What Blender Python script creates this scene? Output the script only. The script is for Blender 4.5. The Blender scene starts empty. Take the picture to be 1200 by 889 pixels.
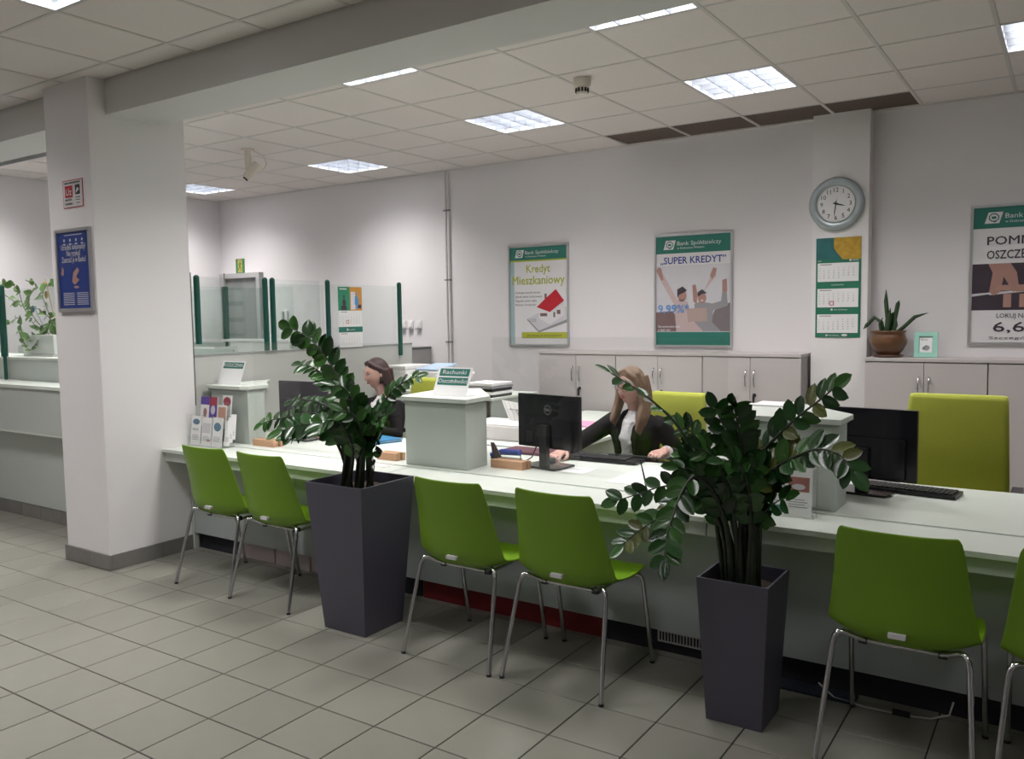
import bpy, bmesh, math, random
from mathutils import Vector, Matrix, Euler

# ---------------------------------------------------------------- camera, world, lights, exposure
S = bpy.context.scene
C = S.collection
PI = math.pi
F_PX = 984.7
YAW, PITCH, ROLL = -0.5898, 0.0762, -0.0149
CAM = Vector((0, 0, 1.6))
_f = Vector((math.sin(YAW)*math.cos(PITCH), math.cos(YAW)*math.cos(PITCH), -math.sin(PITCH)))
_r = Vector((math.cos(YAW), -math.sin(YAW), 0)); _u = _r.cross(_f)
RX = math.cos(ROLL)*_r + math.sin(ROLL)*_u
UX = -math.sin(ROLL)*_r + math.cos(ROLL)*_u
cd = bpy.data.cameras.new('camera'); cam = bpy.data.objects.new('camera', cd); C.objects.link(cam)
cd.sensor_width = 36; cd.sensor_fit = 'HORIZONTAL'; cd.lens = F_PX/1200*36; cd.clip_start = .05
cam.matrix_world = Matrix(((RX.x, UX.x, -_f.x, CAM.x), (RX.y, UX.y, -_f.y, CAM.y), (RX.z, UX.z, -_f.z, CAM.z), (0, 0, 0, 1)))
S.camera = cam
w = bpy.data.worlds.new('world'); S.world = w; w.use_nodes = True
w.node_tree.nodes['Background'].inputs[0].default_value = (.8, .85, .9, 1)
w.node_tree.nodes['Background'].inputs[1].default_value = .3
S.view_settings.view_transform = 'Standard'; S.view_settings.look = 'None'
S.view_settings.gamma = 1; S.view_settings.use_curve_mapping = False
S.view_settings.exposure = 0.47
LAMP_W = 13.0            # watts of every ceiling fixture
FRONT_W = 24.0           # watts of the fixtures in the front hall
LAMP_SPREAD = 128
LAMP_COL = (1.0, .975, .95)
H = 3.108                # ceiling height
YB = 7.03                # back wall
XL = -9.2                # left wall
GX, GY = -2.189, 4.111   # origin of the ceiling grid (0.6 m module)
TX, TY, TS = -4.389, 2.643, .307   # floor tile grid
# fixtures: lower-left grid corner (column, row) ; the first eight are in view
FIX = [(0, -1), (-3, -1), (-3, 2), (0, 2), (3, 2), (-7, 3), (-11, 3), (-7, -1), (-11, -1)]
FRONT_FIX = [(-4.17, 1.69), (-1.77, 1.69), (.63, 1.69), (-6.57, 1.69), (-4.17, -.71), (-1.77, -.71), (.63, -.71), (-6.57, -.71)]  # only the first is seen; the rest are added out of view for lighting

def at(x, y, Y):
    """point on the plane y=Y seen at photograph pixel x, y"""
    d = RX*((x-600)/F_PX) - UX*((y-444.5)/F_PX) + _f
    return CAM + d*(Y/d.y)
def pj(p):
    q = Vector(p)-CAM
    return 600+F_PX*q.dot(RX)/q.dot(_f), 444.5-F_PX*q.dot(UX)/q.dot(_f)

# ---------------------------------------------------------------- materials
_M = {}
def mat(name, col, rough=.6, metal=0, noise=.03, scale=8, bump=0, bscale=60, coat=0, rnd=0, spec=.5, sheen=0, emit=0, trans=0, subs=0, stretch=None):
    if name in _M: return _M[name]
    m = bpy.data.materials.new(name); m.use_nodes = True; nt = m.node_tree; N = nt.nodes; L = nt.links
    b = N['Principled BSDF']
    b.inputs['Roughness'].default_value = rough; b.inputs['Metallic'].default_value = metal
    b.inputs['Coat Weight'].default_value = coat; b.inputs['Specular IOR Level'].default_value = spec
    b.inputs['Sheen Weight'].default_value = sheen
    if subs:
        b.inputs['Subsurface Weight'].default_value = subs; b.inputs['Subsurface Radius'].default_value = (.01, .004, .002)
    tc = N.new('ShaderNodeTexCoord'); n = N.new('ShaderNodeTexNoise'); n.inputs['Scale'].default_value = scale
    n.inputs['Detail'].default_value = 4
    src = tc.outputs['Object']
    if stretch:
        mp = N.new('ShaderNodeMapping'); mp.inputs['Scale'].default_value = stretch; L.new(src, mp.inputs[0]); src = mp.outputs[0]
    L.new(src, n.inputs['Vector'])
    mr = N.new('ShaderNodeMapRange'); mr.inputs[3].default_value = 1-noise*2; mr.inputs[4].default_value = 1+noise*2
    L.new(n.outputs['Fac'], mr.inputs[0])
    val = mr.outputs[0]
    if rnd:
        oi = N.new('ShaderNodeObjectInfo'); m2 = N.new('ShaderNodeMapRange'); m2.inputs[3].default_value = 1-rnd; m2.inputs[4].default_value = 1+rnd
        L.new(oi.outputs['Random'], m2.inputs[0]); mm = N.new('ShaderNodeMath'); mm.operation = 'MULTIPLY'
        L.new(val, mm.inputs[0]); L.new(m2.outputs[0], mm.inputs[1]); val = mm.outputs[0]
    vm = N.new('ShaderNodeVectorMath'); vm.operation = 'SCALE'; vm.inputs[0].default_value = col[:3]
    L.new(val, vm.inputs['Scale']); L.new(vm.outputs[0], b.inputs['Base Color'])
    if bump:
        n2 = N.new('ShaderNodeTexNoise'); n2.inputs['Scale'].default_value = bscale; n2.inputs['Detail'].default_value = 3
        L.new(src, n2.inputs['Vector']); bp = N.new('ShaderNodeBump'); bp.inputs['Strength'].default_value = bump
        bp.inputs['Distance'].default_value = .01; L.new(n2.outputs['Fac'], bp.inputs['Height']); L.new(bp.outputs[0], b.inputs['Normal'])
    if emit:
        b.inputs['Emission Color'].default_value = (*col[:3], 1); b.inputs['Emission Strength'].default_value = emit
    _M[name] = m
    return m
def glass(name, tint, gloss=.08):
    if name in _M: return _M[name]
    m = bpy.data.materials.new(name); m.use_nodes = True; nt = m.node_tree; N = nt.nodes; L = nt.links
    N.remove(N['Principled BSDF']); out = N['Material Output']
    t = N.new('ShaderNodeBsdfTransparent'); t.inputs[0].default_value = (*tint, 1)
    g = N.new('ShaderNodeBsdfGlossy'); g.inputs['Roughness'].default_value = .02
    lw = N.new('ShaderNodeLayerWeight'); lw.inputs[0].default_value = .5; pw = N.new('ShaderNodeMath'); pw.operation = 'POWER'; pw.inputs[1].default_value = 4; L.new(lw.outputs['Facing'], pw.inputs[0]); fr = N.new('ShaderNodeMapRange'); fr.inputs[3].default_value = .03; fr.inputs[4].default_value = .55; L.new(pw.outputs[0], fr.inputs[0]); mx = N.new('ShaderNodeMixShader')
    L.new(fr.outputs[0], mx.inputs[0]); L.new(t.outputs[0], mx.inputs[1]); L.new(g.outputs[0], mx.inputs[2]); L.new(mx.outputs[0], out.inputs[0])
    _M[name] = m
    return m
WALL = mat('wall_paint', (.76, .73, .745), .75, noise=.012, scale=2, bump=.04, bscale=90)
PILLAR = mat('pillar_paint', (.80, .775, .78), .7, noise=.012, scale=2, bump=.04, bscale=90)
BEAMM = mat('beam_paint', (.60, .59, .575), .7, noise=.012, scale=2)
CEILM = mat('ceiling_tile_mineral', (.72, .665, .64), .9, noise=.02, scale=30, rnd=.012, bump=.05, bscale=250)
TEE = mat('ceiling_tee', (.58, .545, .53), .6)
BROWN = mat('brown_acoustic', (.12, .085, .072), .9, noise=.2, scale=35, bump=.2)
FLOORM = mat('floor_tile_glazed', (.235, .230, .198), .34, noise=.035, scale=9, rnd=.05, bump=.02, bscale=180, spec=.4)
GROUT = mat('floor_grout', (.035, .032, .03), .9, noise=.1, scale=20)
SKIRT = mat('skirting_stone', (.20, .19, .18), .45, noise=.08, scale=14, rnd=.06)
LAM = mat('laminate_white', (.66, .70, .65), .38, noise=.01, scale=4)
LAMG = mat('laminate_greygreen', (.50, .54, .505), .45, noise=.012, scale=4)
LAMC = mat('cabinet_laminate', (.50, .46, .46), .5, noise=.012, scale=4)
WHITE = mat('white_plastic', (.80, .79, .78), .4, noise=.01)
PAPER = mat('paper_white', (.83, .82, .83), .7, noise=.01)
CHROME = mat('chrome', (.56, .56, .58), .10, 1, noise=.01)
STEEL = mat('brushed_steel', (.55, .56, .58), .3, 1, noise=.03, scale=60)
ALU = mat('aluminium_frame', (.60, .60, .62), .35, .8, noise=.02)
BLACK = mat('black_plastic', (.012, .011, .014), .35, noise=.05, scale=20)
BLACKG = mat('black_gloss', (.010, .009, .014), .14, noise=.05, scale=20)
KEYM = mat('black_keys', (.02, .02, .022), .5, noise=.05)
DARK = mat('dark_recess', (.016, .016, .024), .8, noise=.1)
GREENC = mat('green_shell_plastic', (.155, .30, .008), .40, noise=.01, scale=4, bump=.03, bscale=400)
LIME = mat('lime_upholstery', (.42, .45, .05), .85, noise=.03, scale=60, bump=.15, bscale=500, sheen=.1)
POT = mat('planter_plastic', (.072, .068, .095), .42, noise=.03, scale=10, bump=.03, bscale=300)
SOIL = mat('soil', (.035, .022, .016), .95, noise=.3, scale=60, bump=.8, bscale=90)
WOOD = mat('beech_block', (.62, .36, .22), .5, noise=.09, scale=12, stretch=(1, 12, 12))
DGREEN = mat('dark_green_post', (.012, .085, .065), .38, noise=.03)
POLYG = glass('clear_acrylic', (.975, .98, .975))
PARTG = glass('partition_glass', (.95, .975, .965))

# ---------------------------------------------------------------- mesh helpers
V = Vector
_txt = {}
def glyphs(s, size=1.0, bold=0.0):
    k = (s, bold)
    if k not in _txt:
        cu = bpy.data.curves.new('t', 'FONT'); cu.body = s; cu.size = 1; cu.resolution_u = 2; cu.fill_mode = 'FRONT'
        o = bpy.data.objects.new('t', cu); C.objects.link(o)
        me = bpy.data.meshes.new_from_object(o.evaluated_get(bpy.context.evaluated_depsgraph_get()))
        vs = [(v.co.x, v.co.y) for v in me.vertices]; fs = [tuple(p.vertices) for p in me.polygons]
        bpy.data.objects.remove(o); bpy.data.curves.remove(cu); bpy.data.meshes.remove(me)
        _txt[k] = (vs, fs)
    return _txt[k]
class Fr:
    """a flat frame: origin, right, up; the normal points at the reader"""
    def __init__(s, o, ux=(1, 0, 0), uy=(0, 0, 1)):
        s.o = V(o); s.x = V(ux).normalized(); s.y = V(uy).normalized(); s.n = s.x.cross(s.y)
    def p(s, u, v, d=0): return s.o + s.x*u + s.y*v + s.n*d
class MB:
    def __init__(s): s.v = []; s.f = []; s.sm = []
    def add(s, vs, fs, smooth=False, M=None):
        o = len(s.v)
        s.v += [(M @ V(q)) if M else V(q) for q in vs]
        s.f += [tuple(i+o for i in f) for f in fs]; s.sm += [smooth]*len(fs); return s
    def box(s, a, b, M=None):
        x0, y0, z0 = a; x1, y1, z1 = b
        vs = [(x0, y0, z0), (x1, y0, z0), (x1, y1, z0), (x0, y1, z0), (x0, y0, z1), (x1, y0, z1), (x1, y1, z1), (x0, y1, z1)]
        return s.add(vs, [(0, 3, 2, 1), (4, 5, 6, 7), (0, 1, 5, 4), (1, 2, 6, 5), (2, 3, 7, 6), (3, 0, 4, 7)], M=M)
    def prism(s, poly, z0, z1, M=None):
        n = len(poly); vs = [(x, y, z0) for x, y in poly]+[(x, y, z1) for x, y in poly]
        return s.add(vs, [tuple(range(n))[::-1], tuple(range(n, 2*n))]+[(i, (i+1) % n, n+(i+1) % n, n+i) for i in range(n)], M=M)
    def slab(s, fr, pts, d0, d1):
        n = len(pts); vs = [fr.p(u, v, d0) for u, v in pts]+[fr.p(u, v, d1) for u, v in pts]
        return s.add(vs, [tuple(range(n))[::-1], tuple(range(n, 2*n))]+[(i, (i+1) % n, n+(i+1) % n, n+i) for i in range(n)])
    def poly(s, fr, pts, d=.001): return s.add([fr.p(u, v, d) for u, v in pts], [tuple(range(len(pts)))])
    def rect(s, fr, u0, v0, u1, v1, d=.001): return s.poly(fr, [(u0, v0), (u1, v0), (u1, v1), (u0, v1)], d)
    def disc(s, fr, u, v, r, d=.001, n=20, ry=None):
        ry = ry or r
        return s.poly(fr, [(u+r*math.cos(2*PI*i/n), v+ry*math.sin(2*PI*i/n)) for i in range(n)], d)
    def ring(s, fr, u, v, r0, r1, d=.001, n=28):
        vs = [fr.p(u+r*math.cos(2*PI*i/n), v+r*math.sin(2*PI*i/n), d) for r in (r0, r1) for i in range(n)]
        return s.add(vs, [(i, (i+1) % n, n+(i+1) % n, n+i)[::-1] for i in range(n)])
    def text(s, fr, t, u, v, size, align='l', width=None, d=.0015, bold=0.0, italic=0):
        if bold:
            for q, (a, b) in enumerate(((-.65, 0), (.65, 0), (0, .7), (0, -.7))): s.text(fr, t, u+a*bold*size, v+b*bold*size, size, align, width, d+.0003*q, 0, italic)
            return s
        vs, fs = glyphs(t)
        if not vs: return s
        x0 = min(q[0] for q in vs); x1 = max(q[0] for q in vs); k = size; kx = size
        if width: kx = width/(x1-x0)
        w_ = (x1-x0)*kx; off = {'l': 0, 'c': -w_/2, 'r': -w_}[align]
        return s.add([fr.p(u+off+(x-x0)*kx+italic*y*k, v+y*k, d) for x, y in vs], fs)
    def tube(s, pts, r, n=8, cap=True, flat=None):
        """swept tube; r a number or a list; flat = (scale, axis) squashes the section"""
        pts = [V(p) for p in pts]; m = len(pts); rs = r if isinstance(r, (list, tuple)) else [r]*m
        T = []
        for i in range(m):
            a = pts[max(i-1, 0)]; b = pts[min(i+1, m-1)]; T.append((b-a).normalized())
        ref = V((0, 0, 1)) if abs(T[0].z) < .9 else V((1, 0, 0))
        nx = (ref - T[0]*ref.dot(T[0])).normalized(); vs = []
        for i in range(m):
            nx = (nx - T[i]*nx.dot(T[i])).normalized(); ny = T[i].cross(nx)
            for j in range(n):
                a = 2*PI*j/n; vs.append(pts[i]+(nx*math.cos(a)+ny*math.sin(a))*rs[i])
        fs = [(i*n+j, i*n+(j+1) % n, (i+1)*n+(j+1) % n, (i+1)*n+j) for i in range(m-1) for j in range(n)]
        if cap:
            k = len(vs); vs += [q.copy() for q in vs[:n]]+[q.copy() for q in vs[(m-1)*n:m*n]]
            fs += [tuple(range(k, k+n))[::-1], tuple(range(k+n, k+2*n))]
        return s.add(vs, fs, True)
    def lathe(s, prof, o=(0, 0, 0), n=24, M=None):
        m = len(prof); vs = [(o[0]+r*math.cos(2*PI*j/n), o[1]+r*math.sin(2*PI*j/n), o[2]+z) for r, z in prof for j in range(n)]
        fs = [(i*n+j, i*n+(j+1) % n, (i+1)*n+(j+1) % n, (i+1)*n+j) for i in range(m-1) for j in range(n)]
        k = len(vs); vs += vs[:n]+vs[(m-1)*n:m*n]; fs += [tuple(range(k, k+n))[::-1], tuple(range(k+n, k+2*n))]
        return s.add(vs, fs, True, M)
    def loft(s, secs, n=20, M=None, smooth=True):
        """secs: (x, y, z, rx, ry) horizontal ellipses"""
        vs = [(x+rx*math.cos(2*PI*j/n), y+ry*math.sin(2*PI*j/n), z) for x, y, z, rx, ry in secs for j in range(n)]; m = len(secs)
        fs = [(i*n+j, i*n+(j+1) % n, (i+1)*n+(j+1) % n, (i+1)*n+j) for i in range(m-1) for j in range(n)]
        fs += [tuple(range(n))[::-1], tuple(range((m-1)*n, m*n))]
        return s.add(vs, fs, smooth, M)
    def ball(s, c, r, n=14, m=9, M=None):
        rx, ry, rz = r if isinstance(r, (tuple, list)) else (r, r, r)
        secs = [(c[0], c[1], c[2]-rz*math.cos(PI*i/m), max(rx*math.sin(PI*i/m), 1e-5), max(ry*math.sin(PI*i/m), 1e-5)) for i in range(m+1)]
        return s.loft(secs, n, M)
    def mesh(s, name, m):
        me = bpy.data.meshes.new(name); me.from_pydata([tuple(q) for q in s.v], [], s.f)
        me.polygons.foreach_set('use_smooth', s.sm); me.materials.append(m); me.update(); return me
    def build(s, name, m, parent=None, bevel=0, base=None, kind=None):
        """links ONE object; vertices are in the parent's space at rest, or in world space with the origin moved to base"""
        if base is not None:
            b = V(base); s.v = [V(q)-b for q in s.v]
        me = s.mesh(name, m)
        if bevel:
            bm = bmesh.new(); bm.from_mesh(me); bmesh.ops.remove_doubles(bm, verts=bm.verts, dist=1e-6)
            es = [e for e in bm.edges if len(e.link_faces) == 2 and e.calc_face_angle() > .6]
            try: bmesh.ops.bevel(bm, geom=es, offset=bevel, segments=2, affect='EDGES', profile=.7, clamp_overlap=True)
            except Exception: pass
            bm.to_mesh(me); bm.free()
        o = bpy.data.objects.new(name, me); C.objects.link(o)
        if base is not None: o.location = base
        if parent: o.parent = parent
        if kind: o['kind'] = kind
        return o
def tag(o, label=None, cat=None, group=None, kind=None):
    if label: o['label'] = label
    if cat: o['category'] = cat
    if group: o['group'] = group
    if kind: o['kind'] = kind
    return o
def thing(name, label, cat, loc=(0, 0, 0), rz=0, group=None):
    o = bpy.data.objects.new(name, None); C.objects.link(o); o.location = loc; o.rotation_euler.z = rz
    return tag(o, label, cat, group)
def dup(root, loc=None, rz=None, label=None, parent=None):
    kids = [c for c in bpy.data.objects if c.parent == root]
    r = root.copy(); C.objects.link(r)
    if parent: r.parent = parent
    if loc is not None: r.location = loc
    if rz is not None: r.rotation_euler.z = rz
    if label: r['label'] = label
    for c in kids: dup(c, parent=r)
    return r
def struct(name, mb, m, bevel=0, **k): return tag(mb.build(name, m, bevel=bevel, **k), kind='structure')
def one(mb, name, m, label, cat, base, group=None, bevel=0):
    return tag(mb.build(name, m, base=base, bevel=bevel), label, cat, group)
def part(mb, name, m, t, bevel=0):
    """vertices given in WORLD space, stored in the space of the (unrotated) thing or part t"""
    off = V((0, 0, 0)); q = t
    while q: off += V(q.location); q = q.parent
    mb.v = [V(a)-off for a in mb.v]
    return mb.build(name, m, t, bevel=bevel, kind='stuff' if name in ('printed_text', 'printed_days', 'numerals', 'printed_windows') else None)

# ================================================================= THE SETTING
XR, YF = 3.2, -3.2
PX0, PX1, PY0, PY1 = -5.62, -5.11, 2.965, 3.64     # white pillar
BY0, BY1, BZ = 3.08, 3.46, 2.895                   # beam
fl = struct('floor', MB().box((XL-.2, YF-.2, -.2), (XR+.2, YB+.2, -.004)), GROUT)
tile_me = MB().box((0, 0, -.012), (TS-.006, TS-.006, 0)).mesh('floor_tile', FLOORM)
bmx = bmesh.new(); bmx.from_mesh(tile_me); bmesh.ops.bevel(bmx, geom=[e for e in bmx.edges if all(v.co.z > -.001 for v in e.verts)], offset=.0015, segments=1, affect='EDGES'); bmx.to_mesh(tile_me); bmx.free()
cells = []
rest = MB()
for k in range(-16, 25):
    for j in range(-15, 20):
        x0 = TX+TS*k; y0 = TY-TS*j
        if x0 < XL or x0 > XR-TS or y0 < YF or y0 > YB-TS: continue
        cx, cy = x0+TS/2, y0+TS/2
        vis = False
        if cy < 3.9 and cy > .8:
            u, v = pj((cx, cy, 0)); vis = -60 < u < 1260 and 300 < v < 950 and V((cx, cy, -1.6)).dot(_f) > 0
        if PX0 < cx < PX1 and PY0 < cy < PY1: vis = False
        if cy > 3.6 and cx > PX1: vis = False
        cells.append((not vis, (cx*cx+cy*cy), x0, y0))
cells.sort()
for i, (nv, d, x0, y0) in enumerate(cells):
    if i < 300 and not nv:
        o = bpy.data.objects.new('floor_tile', tile_me); C.objects.link(o); o.parent = fl; o.location = (x0+.003, y0+.003, 0)
    else: rest.box((x0+.003, y0+.003, -.012), (x0+TS-.003, y0+TS-.003, 0))
rest.build('floor_tile', FLOORM, fl, kind='stuff')

# walls
wall_b = struct('wall_back', MB().box((XL-.2, YB, -.2), (XR+.2, YB+.2, H+.3)), WALL)
struct('wall_left', MB().box((XL-.2, YF, -.2), (XL, YB, H+.3)), WALL)
struct('wall_right', MB().box((XR, YF, -.2), (XR+.2, YB, H+.3)), WALL)
struct('wall_front', MB().box((XL-.2, YF-.2, -.2), (XR+.2, YF, H+.3)), WALL)
struct('wall_column', MB().box((-1.745, 6.90, 0), (-1.325, YB, H+.02)), PILLAR, bevel=.004)
struct('wall_pillar', MB().box((PX0, PY0, 0), (PX1, PY1, H+.02)), PILLAR, bevel=.006)
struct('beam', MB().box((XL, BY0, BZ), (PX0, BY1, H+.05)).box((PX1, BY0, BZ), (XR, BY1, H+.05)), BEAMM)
# pillar skirting of stone pieces
sk = struct('baseboard_pillar', MB().box((PX0-.006, PY0-.006, 0), (PX1+.006, PY1-.0, .096)), GROUT)
def skirt_piece(a, b): part(MB().box(a, b), 'skirting_tile', SKIRT, sk, bevel=.0015)
skirt_piece((PX0-.014, PY0-.014, .001), (-5.335, PY0, .10)); skirt_piece((-5.332, PY0-.014, .001), (PX1+.014, PY0, .10))
skirt_piece((PX1, PY0+.001, .001), (PX1+.014, 3.33, .10)); skirt_piece((PX1, 3.333, .001), (PX1+.014, PY1, .10))
skirt_piece((PX0-.014, PY0+.001, .001), (PX0, 3.33, .10)); skirt_piece((PX0-.014, 3.333, .001), (PX0, PY1, .10))
# ceiling
ce = struct('ceiling', MB().box((XL-.2, YF-.2, H+.10), (XR+.2, YB+.2, H+.3)), mat('ceiling_void', (.25, .24, .23), .9))
lit = {(i, j) for i, j in FIX}
tm = {}
def ceil_tile(x0, y0, x1, y1, brown=False, par=ce, acc=None):
    g = .009
    if acc is not None:
        acc.box((x0+g, y0+g, H+.002), (x1-g, y1-g, H+.02)); return
    key = (round(x1-x0, 3), round(y1-y0, 3), brown)
    if key not in tm:
        me = MB().box((g, g, .002), (x1-x0-g, y1-y0-g, .02)).mesh('ceiling_tile', BROWN if brown else CEILM)
        bm_ = bmesh.new(); bm_.from_mesh(me); bmesh.ops.bevel(bm_, geom=[e for e in bm_.edges if all(v.co.z < .003 for v in e.verts)], offset=.003, segments=1, affect='EDGES'); bm_.to_mesh(me); bm_.free(); tm[key] = me
    o = bpy.data.objects.new('ceiling_tile', tm[key]); C.objects.link(o); o.parent = par; o.location = (x0, y0, H+(.006 if brown else 0))
    if brown: o['label'] = 'dark brown ceiling tile'
tees = MB(); far = MB()
for i in range(-12, 9):
    x0 = max(GX+.6*i, XL); x1 = min(GX+.6*(i+1), XR)
    if x1-x0 < .05: continue
    for j in range(-1, 5):
        y0 = GY+.6*j; y1 = min(y0+.6, 6.99)
        if (i, j) in lit: continue
        inview = i <= 3
        ceil_tile(x0, y0, x1, y1, brown=(j == 4 and -2 <= i <= 1), acc=None if inview else far)
    tees.box((x0-.011, BY1, H-.001), (x0+.011, YB, H+.012))
for j in range(0, 5): tees.box((XL, GY+.6*j-.009, H), (XR, GY+.6*j+.009, H+.012))
tees.box((XL, 6.975, H-.002), (XR, YB, H+.012))
FGX, FGY = -4.17, 2.29
litf = {(round((x-FGX)/.6), round((y-FGY)/.6)) for x, y in FRONT_FIX}
for i in range(-9, 13):
    x0 = max(FGX+.6*i, XL); x1 = min(FGX+.6*(i+1), XR)
    if x1-x0 < .05: continue
    for j in range(-9, 2):
        y0 = max(FGY+.6*j, YF); y1 = FGY+.6*(j+1) if j < 1 else BY0
        if j == 1 and x0 < PX0 < x1 or (j == 1 and x0 < PX1 < x1): y1 = PY0 if False else BY0
        if (i, j) in litf: continue
        ceil_tile(x0, y0, x1, y1, acc=None if (-7 <= i <= 3 and j >= -2) else far)
    tees.box((x0-.011, YF, H-.001), (x0+.011, BY0, H+.012))
for j in range(-9, 2): tees.box((XL, FGY+.6*j-.009, H), (XR, FGY+.6*j+.009, H+.012))
far.build('ceiling_tile', CEILM, ce, kind='stuff')
tees.build('ceiling_tee_grid', TEE, ce)

# ceiling fixtures with louvres
LOUV = mat('louvre_aluminium', (.50, .52, .56), .28, 1, noise=.02)
TUBE = mat('fluorescent_tube', (.92, .95, 1.0), .4, emit=2.2)
REFL = mat('fixture_reflector', (.55, .57, .6), .3, .6, noise=.02)
def troffer_proto():
    t = thing('ceiling_light', 'x', 'ceiling light', (0, 0, 0), group='square louvred ceiling lights')
    h = MB(); h.box((.012, .012, .085), (.588, .588, .09)); h.box((.004, .004, .0), (.014, .596, .09)); h.box((.586, .004, .0), (.596, .596, .09))
    h.box((.014, .004, 0), (.586, .014, .09)); h.box((.014, .586, 0), (.586, .596, .09)); h.build('housing', REFL, t)
    for k in range(4):
        x = .086+.143*k
        MB().tube([(x, .03, .066), (x, .57, .066)], .009, 8).build('tube', TUBE, t)
    lb = MB()
    for k in range(1, 4):
        a = .014+.143*k
        lb.box((a-.003, .014, .001), (a+.003, .586, .036)); lb.box((.014, a-.003, .001), (.586, a+.003, .036))
    for k in range(4):     # fine cross blades
        for q in range(1, 8):
            y = .014+.0715*q; lb.box((.014+.143*k+.01, y-.001, .014), (.014+.143*(k+1)-.01, y+.001, .034))
    lb.build('louvre', LOUV, t)
    return t
def lamp(loc):
    l = bpy.data.lights.new('lamp', 'AREA'); l.shape = 'SQUARE'; l.size = .54; l.energy = LAMP_W; l.spread = math.radians(LAMP_SPREAD); l.color = LAMP_COL
    o = bpy.data.objects.new('lamp', l); C.objects.link(o); o.location = loc; return o
tp = troffer_proto(); first = True
LL = {0: 'louvred ceiling light half hidden by the beam, above the middle desk', 1: 'louvred ceiling light half hidden by the beam, nearer the pillar',
      2: 'bright louvred ceiling light left of the smoke detector', 3: 'mirror louvred ceiling light right of the smoke detector, before the brown tiles',
      4: 'louvred ceiling light cut off by the right edge of the photo', 5: 'bright louvred ceiling light right of the ceiling camera',
      6: 'farthest louvred ceiling light, just right of the white pillar'}
for n, (i, j) in enumerate(FIX):
    loc = (GX+.6*i, GY+.6*j, H)
    o = tp if n == 0 else dup(tp, loc); o.location = loc; o['label'] = LL.get(n, 'louvred ceiling light out of view over the left office')
    lo = lamp((.3, .3, .050)); lo.parent = o
    if n == 4: lo.data.energy *= .5      # halved so the wall at the right end stays darker
FLAMP = bpy.data.lights.new('front_lamp', 'AREA'); FLAMP.shape = 'SQUARE'; FLAMP.size = .54; FLAMP.energy = FRONT_W; FLAMP.spread = math.radians(LAMP_SPREAD+10); FLAMP.color = LAMP_COL
FLAMP2 = FLAMP.copy(); FLAMP2.energy = FRONT_W*.32      # the added fixtures further right, weaker so the floor there is darker
def front_light(x, y, n):
    src = bpy.data.objects['ceiling_light']
    r = src.copy(); C.objects.link(r); r.location = (x, y, H)
    r['label'] = 'louvred ceiling light in the front hall, in the top left corner of the photo' if n == 0 else 'added louvred ceiling light in the front hall, out of view'
    for c in [c for c in bpy.data.objects if c.parent == src]:
        k = c.copy(); C.objects.link(k); k.parent = r
        if k.type == 'LIGHT': k.data = FLAMP if x < -3 else FLAMP2
for n, (x, y) in enumerate(FRONT_FIX): front_light(x, y, n)

# door, exit sign, low cabinet on the far wall of the left office
GREYD = mat('door_grey', (.24, .24, .245), .5, noise=.06, scale=5)
d = struct('door_1', MB().box((-9.08, YB-.03, 0), (-8.44, YB, 2.12)), GREYD)
fr_ = MB(); fr_.box((-9.16, YB-.07, 0), (-9.08, YB, 2.18)); fr_.box((-8.46, YB-.07, 0), (-8.40, YB, 2.18)); fr_.box((-9.0799, YB-.07, 2.12), (-8.4601, YB, 2.18))
part(fr_, 'door_frame', mat('door_frame_grey', (.42, .41, .42), .5), d)
part(MB().box((-8.56, YB-.075, 1.02), (-8.52, YB-.03, 1.07)).tube([(-8.54, YB-.075, 1.05), (-8.66, YB-.075, 1.05)], .009), 'door_handle', STEEL, d)
WO = Fr((0, YB, 0))
tr = struct('trim_1', MB().tube([(-5.505, YB-.014, .9), (-5.505, YB-.014, H)], .0135, 10).tube([(-5.465, YB-.014, .9), (-5.465, YB-.014, H)], .0135, 10), mat('pipe_paint', (.78, .75, .76), .5))
cl = MB()
for z in (1.33, 1.98, 2.7):
    for x in (-5.505, -5.465): cl.box((x-.017, YB-.032, z-.008), (x+.017, YB, z+.008))
part(cl, 'pipe_clip', mat('clip_grey', (.25, .24, .25), .5), tr)
# grille rail under the beam, left of the pillar
rl = MB(); rl.box((XL, 3.55, 2.93), (PX0, 3.61, 2.99)); rl.box((XL, 3.56, 2.90), (PX0, 3.575, 2.93))
struct('trim_2', rl, ALU)

# ================================================================= COUNTERS
def counter(x0, x1, label, joints, kick=True):
    t = thing('service_counter', label, 'counter', ((x0+x1)/2, 3.9, 0), group='white service counters')
    xs = [x0]+joints+[x1]
    for a, b in zip(xs, xs[1:]):
        part(MB().box((a+.001, 3.36, .713), (b-.001, 3.66, .735)), 'ledge_top', LAM, t, bevel=.002)
        part(MB().box((a+.002, 3.385, .650), (b-.002, 3.405, .713)), 'apron', LAMG, t, bevel=.001)
        part(MB().box((a+.002, 3.575, .115), (b-.002, 3.593, .713)), 'front_panel', mat('counter_front_panel', (.41, .45, .445), .5, noise=.015), t)
    part(MB().box((x0+.001, 3.6606, .716), (x1-.001, 4.50, .741)), 'desk_top', LAM, t, bevel=.002)
    for x in (x0+.002, x1-.022):
        part(MB().box((x, 3.64, 0), (x+.02, 4.46, .715)), 'side_panel', LAMG, t)
    return t
c1 = counter(PX1+.002, -3.17, 'left part of the white service counter, reaching the pillar, behind the taller planter', [-4.05])
part(MB().box((PX1+.003, 3.565, 0), (PX1+.03, 3.60, .713)), 'end_post', LAMG, c1)
c2 = counter(-3.168, -1.28, 'middle part of the white service counter where the blonde clerk sits', [])
c3 = counter(-1.278, 1.4, 'right part of the white service counter with the large black monitor', [-.02])
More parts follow.
